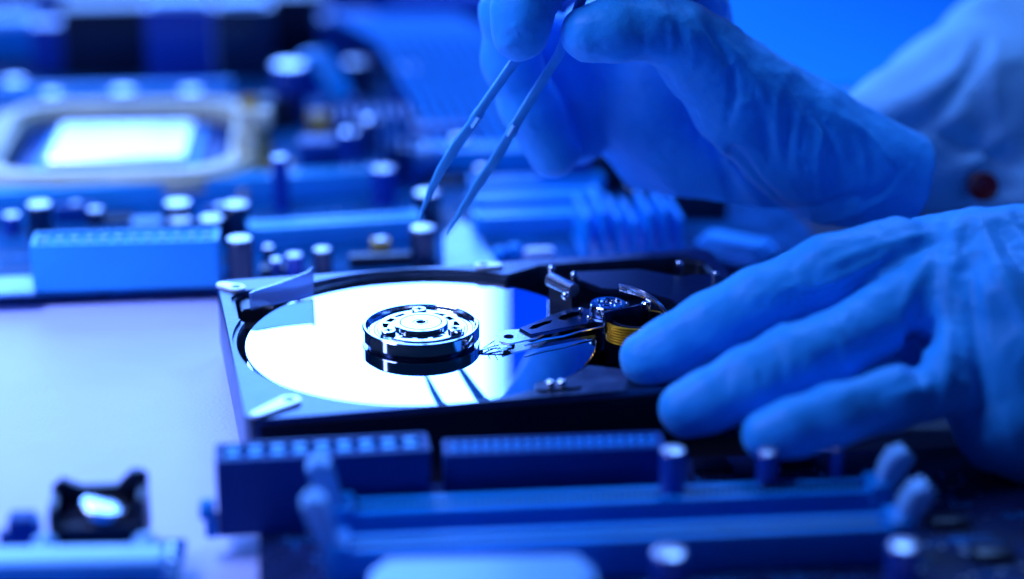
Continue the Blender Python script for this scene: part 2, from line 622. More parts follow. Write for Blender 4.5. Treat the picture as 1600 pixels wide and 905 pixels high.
# mount plate with hole, load beam and head
mp = [L2(*p, 21.6) for p in ((774, 524), (792, 515), (842, 513), (855, 519), (838, 528), (796, 537), (780, 533))]
hl = [L2(795 + 8 * math.cos(2 * math.pi * i / 16), 526 + 3.6 * math.sin(2 * math.pi * i / 16), 21.6) for i in range(16)]
m = MB(); m.prism(mp, 21.15, 21.6, bev=.1, holes=[hl]); m.build('mount_plate', M['chrome_soft'], arm)
m = MB(); m.prism([tuple(np.mean(hl, axis=0) + (np.array(q) - np.mean(hl, axis=0)) * 1.2) for q in hl], 20.85, 21.1); m.build('mount_hole', M['slotdark'], arm)
tipx = L2(751, 545, 21.0)
m = MB()
for zz, off in ((22.3, 0),):
    for q in ((772, 531), (792, 541), (784, 536)):
        e = L2(*q, 21.3)
        m.tube([(*tipx, 20.7), (e[0], e[1], 21.1)], [.18, .28], 6)
m.tube([(*L2(762, 539, 21.4), 21.1), (*L2(766, 547, 21.4), 21.1)], .16, 6)
m.tube([(*L2(772, 534, 21.7), 21.5), (*L2(778, 545, 21.7), 21.5)], .16, 6)
m.prism([L2(*q, 21.3) for q in ((776, 533), (790, 530), (800, 541), (784, 545))], 21.0, 21.2, bev=.05)
m.build('load_beam', M['chrome'], arm)
m = MB(); m.box(tipx[0] - .7, tipx[0] + .7, tipx[1] - .5, tipx[1] + .5, ZP + .12, ZP + .6, bev=.1); m.build('read_head', M['darkmetal'], arm)

# pivot bearing
m = MB()
pb = Vector((*L2(950, 478, 25), 0))
m.cyl(pb.x, pb.y, 10, za + .6, 6.2, bev=.4, n=48)
piv = m.build('pivot_body', M['darkmetal'], hd)
m = MB()
m.lathe([(4.9, za + .62), (5.0, za + .8), (5.0, za + 3.4), (4.7, za + 3.7), (3.9, za + 3.75), (3.7, za + 3.2), (2.4, za + 3.1), (2.2, za + 3.9), (1.6, za + 4.0), (1.4, za + 3.3), (0, za + 3.2)], pb.x, pb.y, 64)
m.build('pivot_cap', M['chrome'], piv, smooth=30)
m = MB()
for dx, dy in ((-7, 3), (-6.2, -3.5), (6.5, 4.5)):
    m.ball((pb.x + dx, pb.y + dy, za + 1.0), .8)
m.build('bearing_pin', M['chrome'], piv)

# voice coil: flat gold wound band, with bracket plate and post
m = MB()
coil_c = Vector((*L2(1000, 508, 24), 0))
NB = 7
for k in range(NB):
    zz = 20.6 + k * .78
    pts = []
    for i in range(49):
        a = 2 * math.pi * i / 48
        pts.append((coil_c.x + (8.4 + .03 * k) * math.cos(a) * (1 + .06 * math.cos(2 * a)), coil_c.y + 7.2 * math.sin(a), zz))
    m.tube(pts, .46, 8)
m.build('voice_coil', M['copper'], hd)
m = MB()
m.lathe([(7.7, 20.2), (7.7, 25.7), (7.1, 25.9), (6.9, 25.6), (6.9, 20.2)], mtx=Matrix.Translation((coil_c.x, coil_c.y, 0)) @ Matrix.Diagonal((1, .85, 1, 1)), n=64)
m.build('coil_bobbin', M['nearblack'], hd)
m = MB()
b0, b1 = Vector(L2(944, 491, 28)), Vector(L2(1012, 476, 28))
dv = (b1 - b0); ang = math.atan2(dv.y, dv.x)
mt = Matrix.Translation((b0.x, b0.y, 0)) @ Matrix.Rotation(ang, 4, 'Z')
m.box(0, dv.length, -.5, .5, 22.5, 28.6, bev=.15, rot=mt)
m.build('coil_bracket', M['darkmetal'], hd)
m = MB()
q = L2(1006, 505, 22)
m.box(q[0] - .7, q[0] + .7, q[1] - .4, q[1] + .4, 21, 28.4, bev=.25)
q = L2(1010, 479, 28)
m.cyl(q[0], q[1], 27.5, 29.4, 1.3, bev=.4)
m.build('coil_post', M['chrome'], hd)
# curved flexible cable arching right of the pivot
m = MB()
pts = [atZ(x, y, z) for x, y, z in ((968, 449, 30), (985, 453, 31), (1005, 460, 31), (1022, 470, 30), (1034, 482, 28), (1042, 492, 26), (1060, 488, 25), (1085, 484, 24))]
m.tube([(*to_hd(p_), p_[2]) for p_ in pts], [1.1, 1.2, 1.1, 1.0, .9, .8, .8, .8], 10, flat=(.25, 1.0))
m.build('flex_cable', M['chrome_soft'], hd)

# magnet yoke plate behind the pivot and the dark housing around it
m = MB()
yoke = [L2(*p, 25) for p in ((905, 438), (900, 425), (1000, 421), (1060, 432), (1110, 428), (1150, 440), (1180, 470), (1150, 500), (1090, 505), (1050, 470), (1000, 455), (940, 452))]
m.prism(yoke, 23.6, 25.2, bev=.3)
yk = m.build('magnet_yoke', M['nearblack'], hd)
yk.data.materials[0] = M['darkmetal'] if False else mat('yoke_plating', (0.015, 0.03, 0.09), 0.35, metal=0.7, bump=0.06, bscale=600)
for px_, py_ in ((862, 432), (897, 442), (1062, 424), (1118, 440)):
    q = L2(px_, py_, 25)
    m = MB(); m.cyl(q[0], q[1], 22, 27.2, 1.0, bev=.35, n=20); m.ball((q[0], q[1], 27.2), 1.1)
    m.build('yoke_pin', M['chrome'], hd)
# rest ramp: short horizontal steel roller left of the pivot on its own post
m = MB()
r0, r1 = atZ(860, 436, 27), atZ(897, 452, 27)
m.tube([(*to_hd(r0), 27), (*to_hd(r1), 26.6)], 2.0, 20)
m.build('arm_stop_roller', M['chrome_soft'], hd)
m = MB()
q0, q1 = L2(858, 458, 22), L2(893, 474, 22)
m.prism([(q0[0], q0[1]), (q1[0], q1[1]), (q1[0] + 3, q1[1] + 3), (q0[0] + 2, q0[1] + 6)], 12, 24.8, bev=.5)
m.build('ramp_block', M['nearblack'], hd)
q = L2(884, 464, 25)
m = MB(); m.ball((q[0], q[1], 25.3), 1.2); m.build('stop_pin', M['chrome'], hd)
# black flex connector housing near the right end
m = MB()
q = L2(1090, 470, 24)
m.box(q[0], q[0] + 20, q[1] - 22, q[1] + 4, 9.7, 21.5, bev=.6)
m.build('connector_housing', M['nearblack'], hd)

# ------------------------------------------------------------------ component builders for the boards


def capacitor(loc, r, h, label, blue=False, group='round capacitors on the circuit boards'):
    t_ = thing('capacitor', label, 'capacitor', loc, 0, group)
    m = MB()
    m.lathe([(0, 0), (r, 0), (r, h * .06), (r * .93, h * .1), (r, h * .14), (r, h - .5), (r - .45, h - .1), (r * .86, h - .1), (r * .86, h - .35), (0, h - .35)], n=40)
    m.build('sleeve', M['capblue' if blue else 'capsleeve'], t_)
    m = MB()
    m.lathe([(0, h - .33), (r * .84, h - .33), (r * .84, h - .05), (r * .76, h + .08), (0, h + .1)], n=40)
    m.build('cap_top', M['captop'], t_)
    return t_


def strip_connector(name, label, cat, loc, rz, Lx, Ly, H, n, body, pin, rim=1.6, group=None, rows=2, pinh=.6):
    """long open-topped connector: walls, floor recess, rows of pins"""
    t_ = thing(name, label, cat, loc, rz, group)
    m = MB()
    outer = rrect(0, Lx, 0, Ly, .8, 3)
    inner = rrect(rim, Lx - rim, rim, Ly - rim, .5, 3)
    m.prism(outer, 0, H, bev=.3, holes=[inner])
    m.box(rim - .2, Lx - rim + .2, rim - .2, Ly - rim + .2, .2, H - 1.8)
    m.build('housing', M[body], t_)
    m = MB()
    for i in range(n):
        for j in range(rows):
            x = rim + (Lx - 2 * rim) * (i + .5) / n
            y = rim + (Ly - 2 * rim) * (j + .5) / rows
            m.box(x - Lx / n * .3, x + Lx / n * .3, y - .9, y + .9, H - 1.9, H - 1.8 + pinh + 1.2, bev=.2)
    m.build('pin_row', M[pin], t_)
    return t_


def dimm_slot(loc, rz, Lx, label, body, latch_mat, group, H=11.5, W=7.5):
    t_ = thing('memory_slot', label, 'memory slot', loc, rz, group)
    m = MB()
    m.box(0, Lx, 0, 2.6, 0, H, bev=.35)
    m.box(0, Lx, W - 2.6, W, 0, H, bev=.35)
    m.box(0, Lx, 2.5, W - 2.5, 0, H - 5)
    m.box(-1, 4, -.6, W + .6, 0, H + 1.5, bev=.5)
    m.box(Lx - 4, Lx + 1, -.6, W + .6, 0, H + 1.5, bev=.5)
    for i in range(int(Lx / 2.0) - 4):
        x = 5 + i * 2.0
        m.box(x, x + 1.0, -.25, .05, 1.0, H - 1.0)
    m.build('slot_body', M[body], t_)
    m = MB()
    for i in range(int(Lx / 1.5) - 6):
        x = 5 + i * 1.5
        m.box(x, x + .7, 2.62, 3.3, H - 4.5, H - .5)
        m.box(x, x + .7, W - 3.3, W - 2.62, H - 4.5, H - .5)
    m.build('contact_row', M['gold'], t_)
    for s_, x in ((-1, 0), (1, Lx)):
        m = MB()
        up = 3.5 if s_ < 0 else 0
        pts = [(x - s_ * 1.0, 2), (x + s_ * 2.2, 3), (x + s_ * 2.6, H), (x + s_ * 4.6, H + 4), (x + s_ * 6.6, H + 7.0 + up), (x + s_ * 4.4, H + 9.2 + up), (x + s_ * 1.2, H + 8.0 + up), (x - s_ * .6, H + 5.0), (x - s_ * 1.6, H + 1)]
        mt = Matrix(((1, 0, 0, 0), (0, 0, -1, W / 2 + 3.0), (0, 1, 0, 0), (0, 0, 0, 1)))
        m.prism(pts, 0, 6.0, bev=.5, mtx=mt)
        m.build('latch', M[latch_mat], t_)
    return t_


def chip(loc, rz, lx, ly, h, label, group='small chips on the circuit boards', pins=8, body='chip'):
    t_ = thing('chip', label, 'chip', loc, rz, group)
    m = MB()
    m.box(-lx / 2, lx / 2, -ly / 2, ly / 2, .25, h, bev=.2)
    m.build('package', M[body], t_)
    m = MB()
    for i in range(pins):
        x = -lx / 2 + lx * (i + .5) / pins
        for s_ in (-1, 1):
            m.box(x - lx / pins * .25, x + lx / pins * .25, s_ * ly / 2 - .9 + s_ * .7, s_ * ly / 2 + .9 + s_ * .7 * .2, 0, .5)
    m.build('pin_row', M['solder'], t_)
    return t_


def pcb(name, label, x0, x1, y0, y1, z, rz, org, material='pcb', th=1.6, tongue=0):
    t_ = thing(name, label, 'circuit board', org, rz)
    m = MB()
    if tongue:
        m.prism([(x0, y0), (x1, y0), (x1, y1 + tongue), (x0 + 72, y1 + tongue), (x0 + 66, y1), (x0, y1)], z - th, z, bev=.15)
    else:
        m.box(x0, x1, y0, y1, z - th, z, bev=.15)
    # traces and pads: raised copper lines
    rnd = random.Random(len(label))
    m.mi = 1
    for i in range(260):
        x = rnd.uniform(x0 + 3, x1 - 12); y = rnd.uniform(y0 + 3, y1 - 8)
        if rnd.random() < .5:
            m.box(x, x + rnd.uniform(3, 12), y, y + .35, z, z + .06)
        else:
            m.box(x, x + .35, y, y + rnd.uniform(2, 7), z, z + .06)
    m.mi = 2
    for i in range(320):
        x = rnd.uniform(x0 + 2, x1 - 3); y = rnd.uniform(y0 + 2, y1 - 3)
        m.box(x, x + rnd.uniform(.7, 1.4), y, y + rnd.uniform(.5, .9), z, z + rnd.uniform(.15, .5))
    m.build('board', [M[material], M['mblue'], M['solder']], t_)
    for x in (x0 + 6, x1 - 6):
        for y in (y0 + 6, y1 - 6):
            m = MB()
            m.cyl(x, y, .02, z - th - .02, 2.2, n=16)
            m.build('standoff', M['solder'], t_)
    return t_


# ------------------------------------------------------------------ back motherboard
BA = 7.0
bo = Vector((-66, 84, 0))
c7, s7 = math.cos(R(BA)), math.sin(R(BA))
pcb('motherboard', 'large blue motherboard full of slots lying behind the hard drive', -170, 195, 0, 270, 5.0, BA, bo)
ZB = 5.05


def onb(px, py, z=ZB):
    return tuple(atZ(px, py, z))


ide = strip_connector('drive_connector', 'pale blue drive connector with a pin row at the left edge of the rear motherboard', 'connector', (-122.5, 77.5, ZB), 5.0, 57, 13, 15, 12, 'lblue', 'white', rows=1)
# rear capacitors
for px_, yb, yt, rpx, lab, bl in (
        (65, 372, 318, 20, 'lone dark capacitor left of the pale drive connector, behind it', False),
        (280, 362, 316, 22, 'rearmost dark capacitor of the pair above the right end of the pale connector', False),
        (283, 375, 342, 19, 'short dark capacitor in front of its taller twin above the pale connector', False),
        (332, 378, 340, 20, 'dark capacitor between the paired ones and the tall one at the connector end', False),
        (371, 372, 318, 21, 'tall dark capacitor behind the one at the right end of the pale connector', False),
        (377, 440, 372, 21, 'tall dark capacitor standing right beside the right end of the pale connector', False),
        (461, 432, 398, 14, 'small blue capacitor behind the left rear corner of the drive', True),
        (505, 430, 389, 15, 'small dark capacitor behind the plastic blade of the drive', False),
        (662, 415, 355, 21, 'dark capacitor just under the left tweezer tip', False),
        (668, 352, 300, 21, 'dark capacitor further back between the tweezer tips', False),
        (85, 195, 145, 16, 'blue capacitor behind the left end of the processor frame', True),
        (195, 190, 140, 20, 'blue capacitor behind the middle of the processor frame', True),
        (300, 190, 140, 19, 'blue capacitor behind the right end of the processor frame', True),
        (455, 190, 100, 27, 'tall blue capacitor right behind the processor lever', True),
        (640, 170, 105, 24, 'fat blue capacitor behind the striped ribbon cable', True),
        (600, 320, 262, 20, 'blue capacitor at the right end of the long rear slot', True),
        (440, 330, 245, 13, 'slim blue capacitor beside the olive lever', True)):
    g = onb(px_, yb)
    k = pxmm(g)
    h_ = atY(px_, yt, g[1])[2] - ZB
    capacitor(g, rpx / k, h_, lab, bl)

# long slots (memory and expansion) on the rear board


def long_slot(px0, px1, py0, py1, W, H, label, body, z=ZB, group='long slots on the rear motherboard', top='pale', n=60):
    a, b = Vector(onb(px0, py0)), Vector(onb(px1, py1))
    d_ = b - a
    t_ = thing('expansion_slot', label, 'slot', a, math.degrees(math.atan2(d_.y, d_.x)), group)
    Lx = d_.length
    m = MB()
    m.box(0, Lx, 0, W * .38, 0, H, bev=.3)
    m.box(0, Lx, W * .62, W, 0, H, bev=.3)
    m.box(0, Lx, W * .36, W * .64, 0, H * .5)
    m.box(-.8, 1.5, -.3, W + .3, 0, H + .5, bev=.3)
    m.box(Lx - 1.5, Lx + .8, -.3, W + .3, 0, H + .5, bev=.3)
    m.build('slot_body', M[body], t_)
    m = MB()
    for i in range(n):
        x = 2 + (Lx - 4) * i / n
        m.box(x, x + (Lx / n) * .5, W * .39, W * .48, H * .5, H - .2)
        m.box(x, x + (Lx / n) * .5, -.12, .02, H * .3, H * .8)
    m.build('contact_row', M[top], t_)
    return t_


long_slot(-60, 590, 345, 305, 8, 9, 'longest light blue slot running across the rear motherboard in front of the processor frame', 'lblue')
long_slot(395, 655, 395, 378, 9, 8, 'short light blue slot behind the left end of the platter', 'lblue')
long_slot(745, 930, 372, 364, 8, 7, 'nearest of the ribbed light blue slots behind the right tweezer tip', 'lblue')
long_slot(742, 935, 345, 336, 8, 7.5, 'middle of the ribbed light blue slots behind the right tweezer tip', 'lblue')
long_slot(740, 940, 320, 311, 8, 7.5, 'farthest of the ribbed light blue slots behind the right tweezer tip', 'mblue')

# processor clamp frame with heat spreader and lever
sk = thing('processor_socket', 'rounded pale frame around a bright processor lid, left rear of the motherboard', 'processor socket', (-118, 211, ZB), 4.0)
m = MB()
op = rrect(-51, 51, -52, 52, 27, 10)
ip = rrect(-40, 40, -41, 42, 19, 10)
m.prism(op, 5, 12, bev=2.2, holes=[ip])
m.build('frame', M['frame'], sk)
m = MB(); m.box(-37, 37, -37, 38, 0, 3.0, bev=.5); m.build('socket_base', M['dblue'], sk)
m = MB(); m.box(-29, 29, -27, 30, 3.02, 6, bev=.6)
m.build('substrate', M['mblue'], sk)
m = MB(); m.box(-25, 25, -22, 26, 6.02, 9.5, bev=1.6, seg=3); m.build('heat_spreader', M['spreader'], sk)
for x, y in ((-46, -46), (46, -46), (-46, 46), (46, 46)):
    m = MB()
    m.cyl(x, y, 0, 5, 3, n=20)
    m.build('leg', M['frame'], sk)
lv = thing('retention_lever', 'olive and pale clamp lever standing right of the processor frame', 'lever', onb(412, 285), 0)
m = MB()
m.tube([(0, 0, 0), (-1, 0, 8), (-2, 2, 18), (-5, 6, 30)], [5, 4.5, 4, 3.5], 14)
m.box(-6, 10, -4, 6, 0, 7, bev=1.2)
m.build('lever_arm', M['olive'], lv)
m = MB(); m.box(-8, 4, -3, 5, 20, 27, bev=2); m.box(-9, -1, -5, -.5, 4, 20, bev=1.2); m.build('lever_tab', M['frame'], lv)

# finned heat sinks


def heatsink(loc, rz, lx, ly, h, n, label, material, along_x=True, base=2.0, fan=0.0):
    t_ = thing('heat_sink', label, 'heat sink', loc, rz, 'finned heat sinks')
    m = MB(); m.box(0, lx, 0, ly, 0, base, bev=.3); m.build('base_plate', M[material], t_)
    m = MB()
    for i in range(n):
        x = .4 + (lx - 1.8) * i / (n - 1)
        m.box(x, x + lx / n * .38, .3, ly - .3, base - .1, h * (1 + fan * math.sin(i * 1.7)), bev=.25)
    m.build('fin_stack', M[material], t_)
    return t_


q = onb(912, 412)
heatsink((q[0], q[1], ZB), 7, 32, 26, 15, 7, 'blue finned heat sink behind the actuator end of the drive', 'mblue', fan=.12)
q = onb(528, 300)
heatsink((q[0], q[1], ZB), 5, 26, 22, 26, 7, 'dark blue finned heat sink behind the left prong of the tweezers', 'dblue')
osc = thing('crystal_can', 'small oblong metal crystal can behind the rear rim of the drive', 'crystal', onb(842, 408), 7)
m = MB(); m.prism(rrect(-5.2, 5.2, -2.2, 2.2, 2.1, 8), 0, .5, bev=.1); m.build('flange', M['solder'], osc)
m = MB(); m.prism(rrect(-4.8, 4.8, -1.9, 1.9, 1.85, 8), .52, 4.2, bev=.5); m.build('can', M['captop'], osc)
for i, (px_, py_) in enumerate(((782, 405), (805, 400))):
    t_ = thing('coil_bead', 'left one of two small round beads left of the crystal can' if i == 0 else 'right one of two small round beads left of the crystal can', 'bead', onb(px_, py_), 0, 'round beads')
    m = MB(); m.lathe([(0, 0), (2.4, 0), (2.6, 1.5), (2.3, 3.3), (1.2, 4.0), (0, 4.1)], n=28); m.build('bead_body', M['mblue'], t_)
sh = thing('metal_shield', 'bright curved metal shield at the right end of the rear motherboard under the wrist', 'shield', onb(1150, 400), -32)
m = MB(); m.prism(rrect(-13, 13, -7, 7, 5, 8), 0, 6, bev=2.0); m.build('shield_lid', M['pale'], sh)
# pale plate painted as board glare between the tweezer tips and the drive
pad = thing('glare_plate', 'pale plate painted as glare on the motherboard under the right tweezer tip', 'plate', (0, 0, 0), 0)
m = MB()
m.prism([tuple(onb(*p)[:2]) for p in ((694, 425), (694, 372), (718, 345), (745, 365), (762, 395), (785, 425))], ZB + .1, ZB + .9, bev=.2)
m.build('plate', M['white'], pad)

# loose clutter of small parts seen blurred behind the drive
for px_, yb, yt, rpx, lab, bl in (
        (545, 250, 205, 17, 'blue capacitor behind the finned dark heat sink', True),
        (480, 262, 222, 14, 'small blue capacitor left of the finned dark heat sink', True),
        (720, 262, 215, 15, 'dark capacitor seen between the two tweezer prongs', False),
        (755, 300, 262, 13, 'small dark capacitor right of the right tweezer prong', False),
        (520, 372, 345, 11, 'tiny blue capacitor in front of the long rear slot', True),
        (420, 410, 385, 9, 'tiny dark capacitor right of the tall one by the connector', False),
        (432, 428, 405, 10, 'tiny blue capacitor behind the filter blade, left of the small pair', True),
        (150, 352, 326, 13, 'short dark capacitor behind the middle of the pale connector', False),
        (20, 365, 335, 14, 'short blue capacitor at the left edge behind the pale connector', True),
        (560, 150, 95, 22, 'tall dark capacitor behind the violet wire loop', False),
        (25, 165, 125, 18, 'blue capacitor at the left edge behind the processor frame', True),
        (365, 200, 160, 17, 'blue capacitor behind the right rear corner of the processor frame', True)):
    g = onb(px_, yb)
    capacitor(g, rpx / pxmm(g), atY(px_, yt, g[1])[2] - ZB, lab, bl)
for px_, py_, lx, ly, h_, m_, lab in (
        (595, 402, 6, 5, 6, 'olive', 'greenish square inductor behind the rear rim of the drive'),
        (20, 450, 15, 16, 1.2, 'white', 'pale corner plate left of the pale connector'),
        (575, 235, 9, 8, 12, 'nearblack', 'black square inductor behind the finned dark heat sink'),
        (660, 215, 11, 8, 9, 'nearblack', 'black square inductor behind the toroid coil'),
        (500, 215, 8, 8, 10, 'olive', 'greenish inductor behind the low dark blocks'),
        (345, 345, 10, 6, 5, 'dblue', 'dark blue inductor behind the tall capacitor'),
        (120, 345, 14, 6, 6, 'dblue', 'dark blue inductor behind the left half of the pale connector'),
        (330, 410, 5, 8, 7, 'nearblack', 'black inductor tucked behind the right end of the pale connector'),
        (600, 415, 22, 4, 4, 'nearblack', 'low black bar behind the rear rim of the drive'),
        (880, 300, 18, 10, 12, 'dblue', 'dark blue inductor below the curled fingers')):
    t_ = thing('inductor', lab, 'inductor', onb(px_, py_), BA, 'square inductors and blocks on the rear board')
    m = MB(); m.box(-lx / 2, lx / 2, -ly / 2, ly / 2, 0, h_, bev=.5); m.build('core', M[m_], t_)
    if h_ > 4:
        m = MB(); m.lathe([(0, h_ + .01), (min(lx, ly) * .3, h_ + .01), (min(lx, ly) * .26, h_ + .5), (0, h_ + .5)], n=20); m.build('winding_cap', M['solder'], t_)
# ribbon cable with many strands rising diagonally behind the tweezers
rb = thing('ribbon_cable', 'light blue flat ribbon cable rising diagonally behind the tweezers', 'cable', (0, 0, 0), 0)
for i in range(12):
    m = MB()
    o_ = i * 4.6 - 4
    m.tube([(2 + o_, 205, 12), (-8 + o_, 245, 20), (-24 + o_, 300, 30), (-46 + o_, 345, 30), (-60 + o_, 385, 18)], 1.5, 8)
    m.build('strand', M['cable'], rb)
m = MB(); m.box(-6, 52, 198, 208, ZB, 15, bev=1); m.build('plug', M['mblue'], rb)

# blocks at the far left rear
def block(name, label, cat, loc, rz, lx, ly, h, material, top=None, group=None, bev=1.2):
    t_ = thing(name, label, cat, loc, rz, group)
    m = MB(); m.box(-lx / 2, lx / 2, 0, ly, 0, h, bev=bev)
    for i in range(4):
        m.box(-lx / 2 + lx * (.15 + .2 * i), -lx / 2 + lx * (.23 + .2 * i), -.6, .2, h * .1, h * .9, bev=.2)
    m.build('shell', M[material], t_)
    if top:
        m = MB(); m.box(-lx * .4, lx * .4, ly * .15, ly * .85, h + .02, h + 1.5, bev=.5); m.build('top_plate', M[top], t_)
    return t_


def bk(px_, py_, z=0.0): return tuple(atZ(px_, py_, z))


block('port_block', 'wide black port block behind the processor frame', 'port', bk(168, 122, ZB), 6, 36, 22, 30, 'nearblack')
block('port_block', 'blue port block at the far upper left corner', 'port', bk(15, 100, ZB), 6, 30, 20, 17, 'mblue', 'pale')
block('power_module', 'tall dark teal module behind the blue capacitors', 'module', bk(284, 128, ZB), 6, 28, 20, 32, 'capblue', 'white')
block('power_module', 'dark module with pale top above the olive lever', 'module', bk(385, 125, ZB), 6, 24, 22, 31, 'capsleeve', 'white')
block('power_module', 'narrow black module near the top edge left of the tweezers', 'module', bk(468, 92, ZB), 6, 22, 16, 28, 'nearblack')
block('port_block', 'dark blue port block between the black port and the upper left corner', 'port', bk(82, 118, ZB), 6, 16, 16, 22, 'capblue')
block('power_module', 'blue module between the narrow black one and the tray', 'module', bk(545, 118, ZB), 6, 24, 18, 24, 'dblue')
block('power_module', 'low dark block behind the tall blue capacitor', 'module', bk(420, 205, ZB), 6, 22, 10, 12, 'nearblack')
block('power_module', 'low dark block left of the finned dark heat sink', 'module', bk(500, 292, ZB), 6, 14, 12, 16, 'dblue')
block('power_module', 'dark block right of the finned dark heat sink, behind the tweezers', 'module', bk(700, 250, ZB), 6, 26, 12, 12, 'dblue')
block('power_module', 'dark block under the curled fingers of the upper hand', 'module', bk(955, 300, ZB), 6, 16, 12, 14, 'nearblack')
block('power_module', 'dark block behind the heat sink below the upper wrist', 'module', bk(1060, 345, ZB), 6, 34, 12, 12, 'nearblack')
block('power_module', 'dark block at the top edge left of the tray', 'module', bk(560, 40, ZB), 6, 26, 18, 26, 'capblue')
block('power_module', 'squat dark block standing in front of the blue tray', 'module', bk(640, 112, ZB), 6, 22, 10, 13, 'nearblack', 'pale')
block('power_module', 'blue block in front of the tray right beside the raised glove fingers', 'module', bk(715, 120, ZB), 6, 20, 10, 18, 'mblue')
block('power_module', 'long dark blue module behind the black port block, at the top edge', 'module', bk(170, 62, ZB), 5, 66, 18, 22, 'dblue')
long_slot(10, 360, 188, 178, 8, 12, 'blue slot behind the processor frame, under the row of blue capacitors', 'mblue')
jb = thing('jumper_wire', 'bright violet blue wire loop behind the tall capacitor', 'wire', bk(515, 190, ZB), 0)
m = MB(); m.tube([(-8, 14, 8), (-7, 10, 22), (-3, 4, 24), (3, -2, 16), (6, -4, 10)], [5.0, 5.5, 5, 5, 4.6], 14); m.build('wire_loop', M['mblue'], jb)
m = MB(); m.box(-2, 12, -8, 2, 0, 10, bev=1); m.build('plug', M['dblue'], jb)
cp = thing('toroid_coil', 'pale shiny toroid coil left of the tweezer prongs', 'coil', bk(645, 275, ZB), 0)
m = MB()
for i in range(22):
    a = 2 * math.pi * i / 22
    m.tube([(6 * math.cos(a) + 3.2 * math.cos(a) * math.cos(b_), 6 * math.sin(a) + 3.2 * math.sin(a) * math.cos(b_), 8 + 3.2 * math.sin(b_)) for b_ in [2 * math.pi * k / 10 for k in range(11)]], .8, 6)
m.build('winding', M['white'], cp)
m = MB(); m.box(-7, 7, -6, 6, 0, 4.5, bev=.5); m.build('base', M['mblue'], cp)
for k_, (px_, py_, lx, ly, lab) in enumerate(((180, 345, 12, 9, 'small chip behind the pale connector, near its middle'), (430, 425, 9, 6, 'small chip between capacitors behind the drive corner'),
        (590, 408, 10, 7, 'small chip behind the rear rim of the drive'), (700, 285, 16, 12, 'square chip behind the tweezers'), (230, 352, 10, 6, 'pale flat chip left of the capacitor pair'))):
    chip(onb(px_, py_), 7, lx, ly, 2.2, lab, body='white' if k_ == 4 else 'chip')

# ------------------------------------------------------------------ front motherboard
FA = 5.5
pcb('motherboard', 'dark motherboard with connectors and memory slots in front of the drive', 0, 190, -14, 73, 5.0, FA, (-30, -135, 0), 'pcbdark', tongue=8)
for k_, (a, lab) in enumerate((((-44, -88.5), 'blue socket block with a row of square pin openings nearest the drive, left one'),)):
    strip_connector('power_connector', lab, 'connector', (a[0], a[1], ZB), 7.5, 50, 10.5, 19.4, 9, 'dblue', 'lblue', rows=2)
strip_connector('drive_connector', 'dark blue pin connector in front of the drive, right of the socket block', 'connector', (8.6, -78.8, ZB), 5.0, 53, 9.5, 16.6, 20, 'dblue', 'mblue', rows=2)
# side clip of the first block
cl = thing('cable_clip', 'small round clip on the left side of the blue socket block', 'clip', (-46.5, -88, 5), 0)
m = MB(); m.lathe([(0, 0), (2.6, 0), (2.6, 2.6), (2.2, 3), (0, 3)], mtx=Matrix.Translation((1.5, 0, 7)) @ Matrix.Rotation(R(-90), 4, 'Y'), n=20); m.box(-.5, 2.3, -1, 1, 0, 6, bev=.3)
m.build('clip_body', M['mblue'], cl)
sl1 = dimm_slot((-15.6, -95.5, ZB), FA, 129, 'blue memory slot with white latches just in front of the connectors', 'mblue', 'white', 'memory slots of the front motherboard', H=9.5, W=8)
dimm_slot((-15.0, -114.5, ZB), FA, 130, 'nearest blue memory slot with white latches, at the bottom of the picture', 'mblue', 'white', 'memory slots of the front motherboard', H=9.5, W=8)
for px_, yt, Yd, rpx, lab in ((1052, 702, -83, 20, 'blue capacitor behind the front memory slots, under the fingertips'), (1046, 862, -122, 28, 'blue capacitor in front of the nearest memory slot'),
        (1412, 850, -120, 26, 'dim blue capacitor at the right end in front of the nearest memory slot'), (1200, 705, -78, 17, 'dim capacitor under the lowest fingertip'), (1308, 700, -75, 10, 'thin dim capacitor by the right latches')):
    p_ = atY(px_, yt, Yd)
    capacitor((p_[0], p_[1], ZB), rpx / pxmm(p_), max(4, p_[2] - ZB), lab, True)
wb = thing('battery_cover', 'white rounded cover at the bottom edge of the picture in front of the memory slots', 'cover', (18.5, -133, ZB), 3)
m = MB(); m.prism(rrect(-24, 24, -10, 10, 5, 8), .1, 14, bev=2.5); m.build('lid', M['white'], wb)
m = MB(); m.prism(rrect(-25.5, 25.5, -11, 11, 5, 8), .05, 6, bev=.8); m.build('skirt', M['lblue'], wb)
for i, (px_, py_) in enumerate(((1110, 735), (880, 700), (1240, 725), (1480, 820), (1550, 870))):
    chip((*atZ(px_, py_, ZB)[:2], ZB), FA, 9, 6, 2.4, ['flat chip under the middle fingertip', 'flat chip behind the first memory slot', 'flat chip under the lowest finger', 'dim chip right of the memory slots', 'dim chip near the lower right corner'][i])

